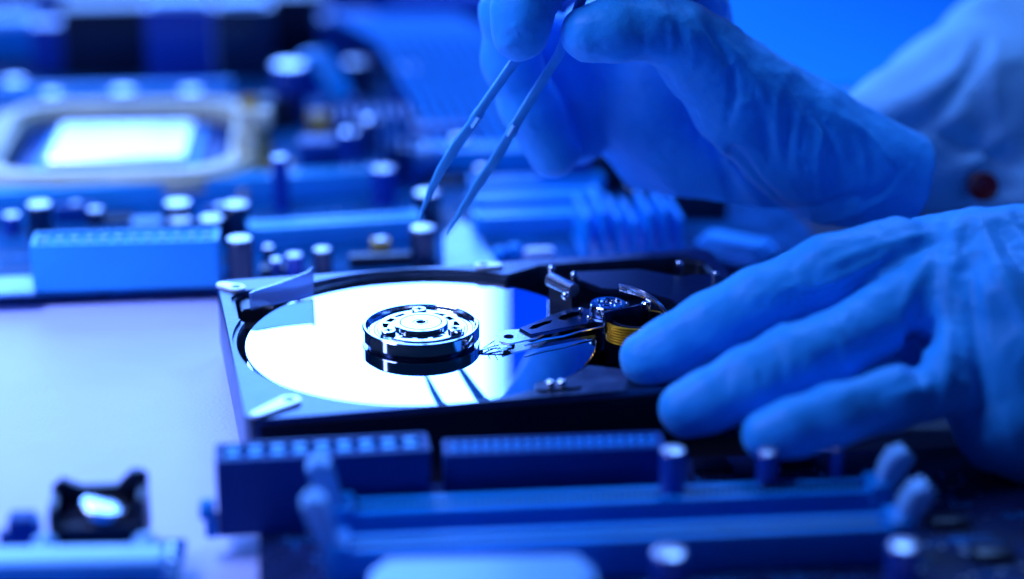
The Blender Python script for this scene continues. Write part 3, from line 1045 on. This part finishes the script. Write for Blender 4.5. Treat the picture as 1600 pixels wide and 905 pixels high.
# ------------------------------------------------------------------ little board at the lower left
lo = pcb('circuit_card', 'small pale card with connectors at the lower left corner of the picture', -52, 0, -30, 9, 8, 3, (-50, -104, 0), 'pcb')
lb = thing('edge_connector', 'long white topped connector along the lower left edge', 'connector', (-99, -125, 8.05), 2)
m = MB(); m.box(0, 48, 0, 9, 0, 7.5, bev=.6); m.build('body', M['mblue'], lb)
m = MB(); m.box(.6, 47.4, .6, 8.6, 7.52, 8.6, bev=.4); m.build('top_strip', M['white'], lb)
bh = thing('battery_holder', 'black cradle holding a shiny coin cell on the small card', 'holder', (-69.5, -100.5, 8.05), 6)
m = MB()
m.box(-11, 11, -1, 13, 0, 6.2, bev=.5)
m.prism([(-11, 0), (-11, 11), (-8.5, 13), (-7, 12.2), (-4, 11), (4, 11), (5.5, 12.5), (7.5, 14.5), (9.5, 14.4), (11, 13), (11, 0)], 0, 2.2, bev=.4, mtx=Matrix(((1, 0, 0, 0), (0, 0, 1, 10.5), (0, 1, 0, 0), (0, 0, 0, 1))))
m.box(-11, -9, 0, 12, 2, 10.5, bev=.5)
m.box(9, 11, 0, 12, 2, 12, bev=.5)
m.prism([(-11, 0), (-11, 9), (-7, 4), (7, 4), (11, 9), (11, 0)], 0, 1.6, bev=.3, mtx=Matrix(((1, 0, 0, 0), (0, 0, 1, -1), (0, 1, 0, 0), (0, 0, 0, 1))))
m.build('cradle', M['nearblack'], bh)
m = MB(); m.lathe([(0, 0), (5.2, 0), (5.6, .5), (5.6, 2.2), (5.2, 2.6), (0, 2.6)], mtx=Matrix.Translation((1, 5.6, 6.4)) @ Matrix.Rotation(R(10), 4, 'Y'), n=48)
m.build('coin_cell', M['chrome_soft'], bh)
sc_ = thing('pin_header', 'small dark blue pin header left of the black cradle', 'connector', (-86.5, -101, 8.05), 3)
m = MB(); m.box(-3, 3, -3, 3, 0, 9, bev=.6); m.box(-5.5, -2.8, -1.5, 1.5, 1, 5, bev=.5); m.build('housing', M['dblue'], sc_)
m = MB(); m.box(3.1, 3.9, -2, 2, 0, 8, bev=.2); m.build('clip', M['mblue'], sc_)
for (x, y, lab) in ((-80.5, -106.5, 'white round standoff between the pin header and the black cradle'), (-58.0, -106, 'pale round standoff right of the black cradle')):
    t_ = thing('standoff_knob', lab, 'knob', (x, y, 8.05), 0, 'round knobs on the small card')
    m = MB(); m.cyl(0, 0, 0, 2.5, 1.8); m.build('stem', M['pale'], t_)
    m = MB(); m.ball((0, 0, 4.2), 3.0, .9, 24); m.build('knob_head', M['white'], t_)

# blue tray added to dim the far bench beyond the boards, behind the tweezers
tr = thing('standin_tray', 'shallow saturated blue tray added as the dimmer blue bench far back behind the tweezers', 'tray', (5, 395, 0), 3)
m = MB(); m.prism(rrect(-62, 62, 0, 240, 8, 6), .05, 26, bev=1.5, holes=[rrect(-59, 59, 3, 237, 6, 6)]); m.build('rim_wall', M['tray'], tr)
m = MB(); m.prism(rrect(-59.5, 59.5, 2.5, 237.5, 6, 6), .5, 19); m.build('tray_insert', M['tray'], tr)
pcb('circuit_card', 'dark circuit board at the far upper left behind the port blocks', -230, 0, 0, 230, 6.0, 5, (-50, 352, 0), 'pcbdark')
rm = thing('shade_mat', 'dark mat added as shade on the bench under the lower hand at the right edge', 'mat', (112, -120, 0), 2)
m = MB(); m.prism(rrect(0, 260, 0, 420, 6), .05, 2.5, bev=.5); m.build('mat_sheet', M['mat'], rm)  # dark sheet added where the bench lies in shade
bm_ = thing('lit_bench_sheet', 'added mat coloured as the blue-lit bench beyond the upper hand and sleeve', 'mat', (64, 330, 0), 0)
m = MB(); m.prism(rrect(0, 420, 0, 520, 8), .05, 2.2, bev=.5); m.build('mat_sheet', M['litmat'], bm_)  # added sheet with the lit bench tone in its colour
#HANDS#
# ------------------------------------------------------------------ sculpting with distance fields (mm)
f32 = np.float32


def smin(a, b, k):
    h_ = np.clip(.5 + .5 * (b - a) / k, 0, 1)
    return b * (1 - h_) + a * h_ - k * h_ * (1 - h_)


def smax(a, b, k): return -smin(-a, -b, k)


def seg_d(P, a, b, ra, rb):
    a = np.asarray(a, f32); b = np.asarray(b, f32)
    ab = b - a
    t_ = np.clip(((P - a) @ ab) / max(1e-6, float(ab @ ab)), 0, 1)
    d_ = P - a - t_[..., None] * ab
    return np.sqrt((d_ * d_).sum(-1)) - (ra + (rb - ra) * t_)


def chain_d(P, pts, k=1.5):
    d_ = None
    for (a, ra), (b, rb) in zip(pts, pts[1:]):
        e = seg_d(P, a, b, ra, rb)
        d_ = e if d_ is None else smin(d_, e, k)
    return d_


_rn = np.random.RandomState(11)
_G = _rn.rand(32, 32, 32).astype(f32)


def vnoise(Q):
    i0 = np.floor(Q).astype(int)
    f = (Q - i0).astype(f32)
    f = f * f * (3 - 2 * f)
    r = 0
    for dx in (0, 1):
        for dy in (0, 1):
            for dz in (0, 1):
                wgt = (f[..., 0] if dx else 1 - f[..., 0]) * (f[..., 1] if dy else 1 - f[..., 1]) * (f[..., 2] if dz else 1 - f[..., 2])
                r = r + wgt * _G[(i0[..., 0] + dx) & 31, (i0[..., 1] + dy) & 31, (i0[..., 2] + dz) & 31]
    return r


def surface_nets(F, org, h):
    s = F < 0
    c = s[:-1, :-1, :-1].astype(np.int8)
    tot = np.zeros_like(c)
    for dx in (0, 1):
        for dy in (0, 1):
            for dz in (0, 1):
                tot += s[dx:s.shape[0] - 1 + dx, dy:s.shape[1] - 1 + dy, dz:s.shape[2] - 1 + dz]
    act = (tot > 0) & (tot < 8)
    idx = np.argwhere(act)
    acc = np.zeros((len(idx), 3)); cnt = np.zeros(len(idx))
    cs = [(x, y, z) for x in (0, 1) for y in (0, 1) for z in (0, 1)]
    for A in cs:
        for ax in range(3):
            if A[ax]: continue
            B = list(A); B[ax] = 1
            fa = F[idx[:, 0] + A[0], idx[:, 1] + A[1], idx[:, 2] + A[2]]
            fb = F[idx[:, 0] + B[0], idx[:, 1] + B[1], idx[:, 2] + B[2]]
            m_ = (fa < 0) != (fb < 0)
            t_ = np.where(m_, fa / np.where(m_, fa - fb, 1), 0)
            p = np.tile(np.array(A, float), (len(idx), 1))
            p[:, ax] += t_
            acc[m_] += p[m_]; cnt[m_] += 1
    V = (idx + acc / cnt[:, None]) * h + org
    vid = -np.ones(act.shape, int)
    vid[act] = np.arange(len(idx))
    Q = []
    for ax in range(3):
        o1, o2 = [(1, 2), (2, 0), (0, 1)][ax]
        sl = [slice(1, -1)] * 3
        sl[ax] = slice(0, -1)
        a_ = s[tuple(sl)]
        sl2 = list(sl); sl2[ax] = slice(1, None)
        b_ = s[tuple(sl2)]
        E_ = np.argwhere(a_ != b_)
        if not len(E_): continue
        flip = a_[tuple(E_.T)]
        base = E_.copy()
        for k in range(3):
            if k != ax: base[:, k] += 1
        def cell(d1, d2):
            q = base.copy(); q[:, o1] -= d1; q[:, o2] -= d2
            return vid[q[:, 0], q[:, 1], q[:, 2]]
        q = np.stack([cell(1, 1), cell(0, 1), cell(0, 0), cell(1, 0)], 1)
        q[~flip] = q[~flip][:, ::-1]
        Q.append(q)
    Q = np.concatenate(Q)
    return V, Q[(Q >= 0).all(1)]


def sculpt(name, base, folds, material, parent, lo, hi, h=1.0, noise=None, cut=None, smooth_it=2, bridge=None):
    """base(P)->distance; folds: (pixel polyline, width px, height mm; negative = groove)"""
    lo = np.array(lo, float); hi = np.array(hi, float)
    n = np.ceil((hi - lo) / h).astype(int) + 1
    ax_ = [lo[i] + h * np.arange(n[i]) for i in range(3)]
    F = np.empty(tuple(n), f32)
    for i, x in enumerate(ax_[0]):
        P = np.stack(np.meshgrid([x], ax_[1], ax_[2], indexing='ij'), -1)[0].astype(f32)
        F[i] = base(P)
    band = np.abs(F) < 5.0
    I = np.argwhere(band)
    P = (lo + I * h).astype(f32)
    d_ = F[band].astype(f32)
    if noise is not None:
        d_ = d_ - noise(P)
    for pl, wpx, hgt in folds:
        # the fold is laid on the surface of the glove
        px = []
        for a, b in zip(pl, pl[1:]):
            for k in range(4):
                px.append((a[0] + (b[0] - a[0]) * k / 4, a[1] + (b[1] - a[1]) * k / 4))
        px.append(pl[-1])
        # smooth the polyline
        px = np.array(px, float)
        for _ in range(3):
            px[1:-1] = (px[:-2] + px[1:-1] * 2 + px[2:]) / 4
        pts = []
        for q in px:
            r_ = ray(*q); r_ = r_ / np.linalg.norm(r_)
            t_ = 420.0; hit = None
            for _ in range(70):
                e = float(base((CP + r_ * t_).astype(f32)[None])[0])
                if e < .05: hit = t_; break
                t_ += max(.15, e * .85)
                if t_ > 900: break
            if hit: pts.append(CP + r_ * hit)
            elif pts: break
        if len(pts) < 2: continue
        wr = wpx / pxmm(pts[0]) / 2
        N_ = len(pts)
        c_ = None
        hgt = hgt * (1.5 if wpx < 16 else 1.9)
        for i in range(N_ - 1):
            u0, u1 = i / (N_ - 1), (i + 1) / (N_ - 1)
            r0 = wr * (.25 + .75 * math.sin(math.pi * min(1, max(0, u0))) ** .6)
            r1 = wr * (.25 + .75 * math.sin(math.pi * min(1, max(0, u1))) ** .6)
            e = seg_d(P, pts[i], pts[i + 1], r0, r1)
            c_ = e if c_ is None else np.minimum(c_, e)
        # raise / sink the surface smoothly near the polyline
        prof = np.exp(-np.square(np.maximum(c_ + wr, 0) / (wr * .75)))
        d_ = d_ - hgt * prof
    F[band] = d_
    if cut is not None:
        for i, x in enumerate(ax_[0]):
            P = np.stack(np.meshgrid([x], ax_[1], ax_[2], indexing='ij'), -1)[0].astype(f32)
            F[i] = np.maximum(F[i], cut(P))
    V, Q = surface_nets(F, lo, h)
    me = bpy.data.meshes.new(name)
    me.from_pydata((V * S).tolist(), [], Q.tolist())
    me.validate()
    bm = bmesh.new(); bm.from_mesh(me)
    # keep the biggest island
    seen = set(); best = []
    bm.verts.ensure_lookup_table()
    for v in bm.verts:
        if v.index in seen: continue
        st = [v]; seen.add(v.index); comp = []
        while st:
            q = st.pop(); comp.append(q)
            for e in q.link_edges:
                o_ = e.other_vert(q)
                if o_.index not in seen: seen.add(o_.index); st.append(o_)
        if len(comp) > len(best): best = comp
    bs = set(best)
    bmesh.ops.delete(bm, geom=[v for v in bm.verts if v not in bs], context='VERTS')
    for _ in range(smooth_it):
        bmesh.ops.smooth_vert(bm, verts=bm.verts, factor=.5, use_axis_x=True, use_axis_y=True, use_axis_z=True)
    bm.to_mesh(me); bm.free()
    me.materials.append(material)
    for p in me.polygons: p.use_smooth = True
    o = bpy.data.objects.new(name, me)
    COL.objects.link(o)
    if parent: o.parent = parent; o.matrix_parent_inverse = Matrix.Translation(-parent.location)
    return o


def J(px, py, y, rpx):
    p = atY(px, py, y)
    return (p, rpx / pxmm(p))


def oriented_noise(P, direction, fine, coarse, amp, ridge=False, seed=0):
    """noise stretched along a direction: wrinkles run along it"""
    d_ = np.array(direction, float); d_ /= np.linalg.norm(d_)
    a_ = np.cross(d_, [0, 0, 1.0]); a_ /= np.linalg.norm(a_)
    b_ = np.cross(d_, a_)
    Q = np.stack([P @ d_.astype(f32) / coarse, P @ a_.astype(f32) / fine, P @ b_.astype(f32) / fine], -1) + seed * 7.31 + 100
    n_ = vnoise(Q)
    if ridge:
        n_ = np.power(1 - np.abs(2 * n_ - 1), 4)
    return (n_ - .4) * amp


person = thing('person', 'technician in white coat and blue gloves holding tweezers over the drive and steadying it', 'person', (250, 60, 0), 0)

# ---- lower hand: resting on the near right end of the drive
LH = dict(
    A=[J(1010, 562, -33, 43), J(1050, 545, -32, 49), J(1110, 513, -30, 54), J(1190, 470, -26, 55), J(1290, 428, -22, 57), J(1400, 400, -18, 60)],
    D=[J(1180, 470, -12, 32), J(1240, 432, -8, 36), J(1330, 412, -6, 42), J(1450, 390, -4, 46), J(1530, 376, -2, 48)],
    B=[J(1073, 640, -56, 43), J(1110, 627, -56, 47), J(1170, 601, -54, 55), J(1240, 567, -50, 59), J(1292, 549, -46, 56), J(1370, 505, -36, 52), J(1450, 455, -28, 62)],
    C=[J(1197, 681, -70, 40), J(1240, 668, -70, 44), J(1300, 650, -68, 47), J(1390, 625, -62, 48), J(1470, 600, -54, 50), J(1530, 540, -42, 64)],
    P1=[J(1350, 440, -14, 62), J(1450, 425, -14, 78), J(1530, 420, -16, 90), J(1620, 425, -16, 96), J(1760, 440, -10, 105)],
    P2=[J(1480, 470, -26, 70), J(1560, 500, -34, 100), J(1600, 560, -40, 110), J(1630, 640, -44, 96), J(1660, 700, -46, 70)],
    P4=[J(1365, 550, -22, 54), J(1430, 560, -22, 68), J(1520, 580, -24, 80)],
    P5=[J(1560, 600, -44, 95), J(1570, 660, -52, 72), J(1640, 690, -50, 70), J(1740, 680, -40, 80)],
    P3=[J(1600, 520, -30, 110), J(1700, 520, -22, 125), J(1800, 510, -16, 130), J(1960, 490, -6, 125)],
)


def lower_base(P):
    d_ = chain_d(P, LH['P1'], 6)
    d_ = smin(d_, chain_d(P, LH['P2'], 6), 8)
    d_ = smin(d_, chain_d(P, LH['P3'], 6), 10)
    d_ = smin(d_, chain_d(P, LH['P4'], 6), 6)
    d_ = smin(d_, chain_d(P, LH['P5'], 6), 8)
    a_ = chain_d(P, LH['A'], 2.5)
    dd = chain_d(P, LH['D'], 2.5)
    a_ = smin(a_, dd, 2.0)
    b_ = chain_d(P, LH['B'], 2.5)
    c_ = chain_d(P, LH['C'], 2.5)
    fing = smin(smin(a_, b_, .8), c_, .8)
    return smin(d_, fing, 3.0)


def lower_noise(P):
    n_ = oriented_noise(P, (.55, .3, -.8), 4.5, 28, .5, ridge=True, seed=1) * np.clip((P[:, 0] - 88) / 40, .15, 1.3)
    n_ = n_ + oriented_noise(P, (.9, .2, .45), 5, 22, .9, seed=2)
    return n_ + oriented_noise(P, (.2, .9, -.5), 1.7, 6, .16, ridge=True, seed=3)


LF = [
    # long stretch folds from the knuckle down the back of the hand
    ([(1500, 340), (1484, 420), (1476, 500), (1480, 580), (1470, 650)], 28, 3.4),
    ([(1530, 345), (1560, 420), (1600, 500), (1630, 560)], 24, 3.0),
    ([(1575, 345), (1640, 430), (1700, 520)], 22, 2.0),
    ([(1515, 400), (1518, 470), (1530, 560), (1532, 640)], 26, -2.8),
    ([(1450, 400), (1425, 450), (1405, 490)], 22, 1.6),
    ([(1440, 470), (1420, 540), (1440, 600)], 32, -2.8),
    ([(1560, 360), (1610, 440), (1660, 520)], 16, -2.2),
    ([(1480, 372), (1440, 392), (1380, 408), (1300, 455)], 12, -1.1),
    ([(1400, 385), (1360, 415), (1300, 440), (1250, 455)], 14, 1.3),
    ([(1470, 360), (1400, 375), (1330, 400), (1270, 425)], 13, 1.2),
    ([(1245, 395), (1234, 412), (1236, 432), (1250, 440)], 8, -1.0),
    ([(1290, 425), (1262, 440), (1230, 452), (1200, 462)], 10, 1.0),
    ([(1330, 425), (1310, 445), (1285, 452)], 9, .9),
    ([(1200, 455), (1180, 462), (1165, 480)], 9, .7),
    ([(1320, 470), (1324, 490), (1320, 505)], 9, .7),
    ([(1120, 505), (1090, 530), (1070, 552)], 8, -.45),
    # finger B wrinkles
    ([(1288, 500), (1310, 520), (1322, 556), (1328, 590)], 13, 1.2),
    ([(1262, 520), (1268, 560), (1262, 600)], 9, .8),
    ([(1232, 540), (1236, 580), (1228, 620)], 8, .8),
    ([(1205, 552), (1208, 590), (1196, 635)], 8, .8),
    ([(1176, 566), (1180, 605), (1168, 645)], 8, .7),
    ([(1148, 580), (1148, 615), (1140, 655)], 7, .5),
    ([(1218, 560), (1222, 600)], 5, -.6),
    ([(1190, 570), (1192, 610)], 5, -.6),
    # lower side of finger A
    ([(1190, 505), (1160, 540), (1110, 585)], 10, .7),
    ([(1240, 490), (1200, 525), (1160, 560)], 10, .8),
    ([(1150, 520), (1120, 550), (1080, 585)], 7, .45),
    # finger C root
    ([(1450, 600), (1420, 612), (1380, 622)], 12, 1.0),
    ([(1440, 590), (1452, 620), (1446, 650)], 10, 1.0),
    ([(1310, 388), (1280, 392), (1262, 402)], 7, .6),
    ([(1380, 362), (1350, 372), (1330, 384)], 7, .6),
]
glove_l = sculpt('glove', lower_base, LF, M['glove'], person, (44, -95, 3.5), (190, 25, 72), h=0.95, noise=lower_noise,
                 cut=lambda P: P[..., 0] - 185)
glove_l['label'] = 'lower glove resting its fingers on the drive'

# ---- upper hand: pinching the tweezers
UH = dict(
    IX=[J(812, 52, 34, 44), J(815, 20, 35, 46), J(835, -40, 38, 48), J(885, -115, 44, 50), J(985, -165, 55, 55), J(1120, -120, 66, 70)],
    TH=[J(922, 52, 34, 45), J(960, 48, 35, 48), J(1010, 45, 38, 47), J(1060, 58, 43, 54), J(1100, 92, 48, 66), J(1160, 150, 52, 82), J(1250, 220, 58, 96), J(1330, 272, 62, 100), J(1420, 300, 66, 92)],
    MD=[J(790, 20, 60, 40), J(800, 95, 62, 45), J(828, 165, 64, 46), J(866, 235, 66, 42)],
    M2=[J(790, 20, 60, 40), J(850, -90, 66, 48), J(980, -120, 74, 60)],
    RG=[J(860, 60, 76, 44), J(890, 140, 78, 46), J(905, 215, 78, 42)],
    PA=[J(1040, -60, 72, 90), J(1040, 60, 80, 95), J(1020, 150, 86, 85), J(1090, 230, 88, 85), J(1220, 290, 82, 90), J(1340, 300, 74, 88)],
    PB=[J(930, 60, 84, 60), J(960, 160, 88, 66), J(1030, 240, 92, 62), J(1150, 310, 88, 62), J(1290, 325, 78, 62), J(1400, 310, 70, 70)],
)


def upper_base(P):
    d_ = chain_d(P, UH['PA'], 8)
    d_ = smin(d_, chain_d(P, UH['PB'], 6), 8)
    t_ = chain_d(P, UH['TH'], 3)
    m_ = smin(chain_d(P, UH['MD'], 3), chain_d(P, UH['M2'], 3), 3)
    r_ = chain_d(P, UH['RG'], 3)
    i_ = chain_d(P, UH['IX'], 3)
    d_ = smin(d_, r_, 3)
    d_ = smin(d_, t_, 4.0)
    d_ = smin(d_, m_, 1.2)
    return smin(d_, i_, 1.5)


def upper_noise(P):
    n_ = oriented_noise(P, (.25, .2, -.9), 5.5, 30, 1.0, ridge=True, seed=4) * np.clip((P[:, 0] - 50) / 40, .2, 1.0) * np.clip((140 - P[:, 0]) / 30, .1, 1)
    n_ = n_ + oriented_noise(P, (.8, .1, -.6), 6, 20, 1.0, seed=5)
    return n_ + oriented_noise(P, (.2, .9, -.5), 1.9, 7, .3, ridge=True, seed=6)


UF_BASE = [
    ([(1030, 10), (1046, 30), (1052, 60), (1046, 92)], 9, 1.3),
    ([(1056, 14), (1076, 40), (1086, 72), (1082, 108)], 10, 1.7),
    ([(1042, 25), (1062, 50), (1068, 84)], 6, -1.2),
    ([(1075, 10), (1100, 46), (1112, 84), (1104, 130)], 9, 1.2),
    ([(1020, 45), (1016, 70), (1008, 92)], 8, .8),
    ([(1002, 55), (996, 75), (985, 94)], 7, .5),
    ([(1165, 85), (1140, 100), (1115, 128), (1095, 140)], 9, 1.1),
    ([(1190, 110), (1160, 125), (1130, 150), (1105, 160)], 9, 1.2),
    ([(1195, 150), (1165, 160), (1140, 172)], 8, 1.0),
    ([(1215, 140), (1212, 190), (1222, 250)], 14, 1.6),
    ([(1180, 150), (1196, 200), (1200, 250)], 12, -1.2),
    ([(1250, 170), (1240, 220), (1248, 280)], 14, 1.1),
    ([(1290, 190), (1275, 250), (1285, 310)], 14, 1.1),
    ([(1330, 200), (1350, 240), (1352, 290)], 12, 1.0),
    ([(1120, 215), (1160, 280), (1200, 330)], 20, 1.5),
    ([(1225, 330), (1290, 320), (1360, 300)], 14, -1.2),
    ([(1180, 345), (1250, 352), (1340, 335), (1400, 300)], 12, 1.2),
    # index tip creases
    ([(782, 55), (796, 42), (815, 38)], 7, .9),
    ([(780, 75), (800, 66), (812, 48)], 6, .7),
    ([(850, 10), (856, 40), (848, 70)], 7, .6),
    ([(905, 20), (935, 12), (965, 10)], 6, .5),
    ([(890, 75), (930, 88), (970, 85)], 6, .5),
    # middle finger
    ([(775, 120), (800, 150), (830, 160)], 8, .8),
    ([(810, 190), (835, 205), (862, 200)], 7, .6),
]
UF = [(a, b * 1.1, c * 1.9) for a, b, c in UF_BASE] + [
    ([(1095, 35), (1140, 90), (1150, 150), (1135, 200)], 16, -1.8),
    ([(1130, 60), (1180, 120), (1200, 170)], 12, 1.6),
    ([(1260, 160), (1300, 210), (1310, 280)], 16, -1.8),
    ([(1300, 170), (1370, 220), (1400, 280)], 14, 1.6),
    ([(1150, 230), (1190, 290), (1240, 330)], 18, -2.0),
    ([(1340, 320), (1380, 300), (1405, 260)], 12, -1.6)]
cc, cn = atY(1425, 300, 64), None
wd = np.array(UH['TH'][-1][0]) - np.array(UH['TH'][-3][0]); wd = wd / np.linalg.norm(wd)
wd = wd + np.array([0.25, 0, 0.0]); wd /= np.linalg.norm(wd)
cc = np.array(atY(1415, 290, 66))
glove_u = sculpt('glove', upper_base, UF, M['glove'], person, (10, 15, 36), (158, 125, 165), h=1.0, noise=upper_noise,
                 cut=lambda P: (P - cc.astype(f32)) @ wd.astype(f32))
glove_u['label'] = 'upper glove pinching the tweezers'

# ---- sleeves of the coat
UPS = [J(1352, 205, 112, 62), J(1415, 205, 128, 98), J(1500, 185, 150, 135), J(1600, 160, 175, 150), J(1800, 120, 210, 170), J(2050, 60, 250, 185)]
UPS2 = [J(1500, 120, 165, 60), J(1540, 60, 180, 62), J(1640, 60, 190, 70)]


UPS3 = [J(1440, 290, 118, 62), J(1560, 318, 128, 85), J(1720, 330, 160, 120), J(1900, 300, 200, 150)]


def sleeve_base(P):
    return smin(chain_d(P, UPS3, 6), smin(chain_d(P, UPS, 6), chain_d(P, UPS2, 5), 12), 12)


SF = [
    ([(1390, 210), (1460, 190), (1520, 120), (1540, 60)], 26, -5.0),
    ([(1480, 180), (1530, 110), (1600, 90)], 22, 4.0),
    ([(1520, 60), (1500, 110), (1440, 150), (1360, 180)], 24, 4.0),
    ([(1450, 200), (1520, 230), (1600, 260)], 30, -4.0),
    ([(1560, 60), (1545, 120), (1560, 190)], 24, 3.0),
    ([(1450, 280), (1520, 260), (1580, 190)], 28, 3.5),
    ([(1500, 330), (1540, 300), (1600, 290)], 24, -3.0),
]
sl_u = sculpt('coat_sleeve', sleeve_base, SF, M['coat'], person, (88, 55, 20), (430, 330, 240), h=2.2, noise=lambda P: oriented_noise(P, (.6, .5, .3), 11, 40, 2.4, seed=8),
              cut=lambda P: P[..., 0] - 400)
sl_u['label'] = 'upper coat sleeve with dark red cuff button'
# the button sits on the cuff
rr = ray(1537, 292); rr = rr / np.linalg.norm(rr)
t_ = 420.0
for _ in range(200):
    e = float(sleeve_base((CP + rr * t_).astype(f32)[None])[0])
    if e < .1: break
    t_ += max(.2, e * .8)
bp_ = CP + rr * (t_ - 6.5)
m = MB()
mt = Matrix.Translation(Vector(bp_)) @ Vector(-rr).to_track_quat('Z', 'Y').to_matrix().to_4x4()
rb_ = 23 / pxmm(bp_)
m.lathe([(0, -2), (rb_ * .9, -2), (rb_, -.6), (rb_, .2), (rb_ * .85, .7), (rb_ * .7, .4), (0, .35)], mtx=mt, n=40)
b_ = m.build('button', M['button'], None)
b_.parent = sl_u
LOS = [J(1765, 480, -8, 150), J(1900, 470, 5, 180), J(2150, 440, 30, 190)]
sl_l = sculpt('coat_sleeve', lambda P: chain_d(P, LOS, 6), [], M['coat'], person, (150, -60, 3), (420, 120, 110), h=2.5,
              noise=lambda P: oriented_noise(P, (.9, .3, .1), 11, 40, 3, seed=9), cut=lambda P: np.maximum(P[..., 0] - 400, 178 - P[..., 0]))
sl_l['label'] = 'lower coat sleeve'

# ---- tweezers
tw = thing('tweezers', 'slim blue tweezers held open over the platter by gloved fingers', 'tweezers', tuple(atY(699, 366, 36)), 0)
tl = tw.location / S


def prong(pts, name):
    """pts: (px, py, Y, half width px, thickness mm)"""
    t = bmesh.new()
    C_ = [Vector(atY(a, b, y)) for a, b, y, w_, th in pts]
    rings = []
    for i, (a, b, y, w_, th) in enumerate(pts):
        d_ = (C_[min(i + 1, len(C_) - 1)] - C_[max(i - 1, 0)]).normalized()
        side = Vector((1, .25, .0)); side = (side - d_ * side.dot(d_)).normalized()
        nn = d_.cross(side).normalized()
        ww = w_ * .86 / pxmm(C_[i])
        r_ = []
        for k in range(12):
            ang_ = 2 * math.pi * k / 12
            cx_, sx_ = math.cos(ang_), math.sin(ang_)
            p_ = .55
            r_.append(t.verts.new(C_[i] - tl + side * ww * math.copysign(abs(cx_) ** p_, cx_) + nn * th * .5 * math.copysign(abs(sx_) ** p_, sx_)))
        rings.append(r_)
    for A_, B_ in zip(rings, rings[1:]):
        for k in range(12):
            t.faces.new((A_[k], A_[(k + 1) % 12], B_[(k + 1) % 12], B_[k]))
    t.faces.new(rings[0]); t.faces.new(rings[-1][::-1])
    bmesh.ops.recalc_face_normals(t, faces=t.faces)
    m = MB(); m._merge(t)
    return m.build(name, M['tweezer'], tw, smooth=40)


prong([(655, 344, 36, .8, .5), (661, 326, 36, 3.4, .8), (672, 300, 36, 6.5, 1.1), (690, 264, 36, 9, 1.3), (712, 229, 36, 10, 1.4), (733, 200, 36, 9.5, 1.5), (739, 192, 36, 9.5, 1.5), (742, 186, 36, 10.5, 2.0),
       (749, 176, 36, 10, 2.0), (753, 169, 36, 8.5, 1.6), (775, 137, 36, 8.5, 1.6), (800, 102, 36, 9, 1.6), (850, 36, 38, 9, 1.6), (905, -45, 42, 9, 1.6), (960, -140, 48, 9, 1.8)], 'prong')
prong([(699, 367, 36, .8, .5), (708, 350, 36, 3.4, .8), (725, 323, 36, 7, 1.1), (747, 288, 36, 9.5, 1.3), (770, 255, 36, 9.5, 1.4), (790, 222, 36, 9.5, 1.5), (795, 213, 36, 9.5, 1.5), (799, 207, 36, 10.5, 2.0),
       (803, 198, 36, 10, 2.0), (808, 190, 36, 9, 1.6), (835, 146, 36, 9, 1.6), (872, 88, 36, 9, 1.6), (900, 20, 38, 9, 1.6), (930, -50, 42, 9, 1.6), (964, -142, 48, 9, 1.8)], 'prong')
for pts in (((738, 199), (748, 184)), ((794, 212), (803, 196))):
    p0, p1 = Vector(atY(*pts[0], 34.9)) - tl, Vector(atY(*pts[1], 34.9)) - tl
    m = MB(); m.tube([p0, (p0 + p1) / 2, p1], [1.15, 1.35, 1.15], 8, flat=(1.2, .5)); m.build('grip_pad', M['tweezer_bright'], tw)
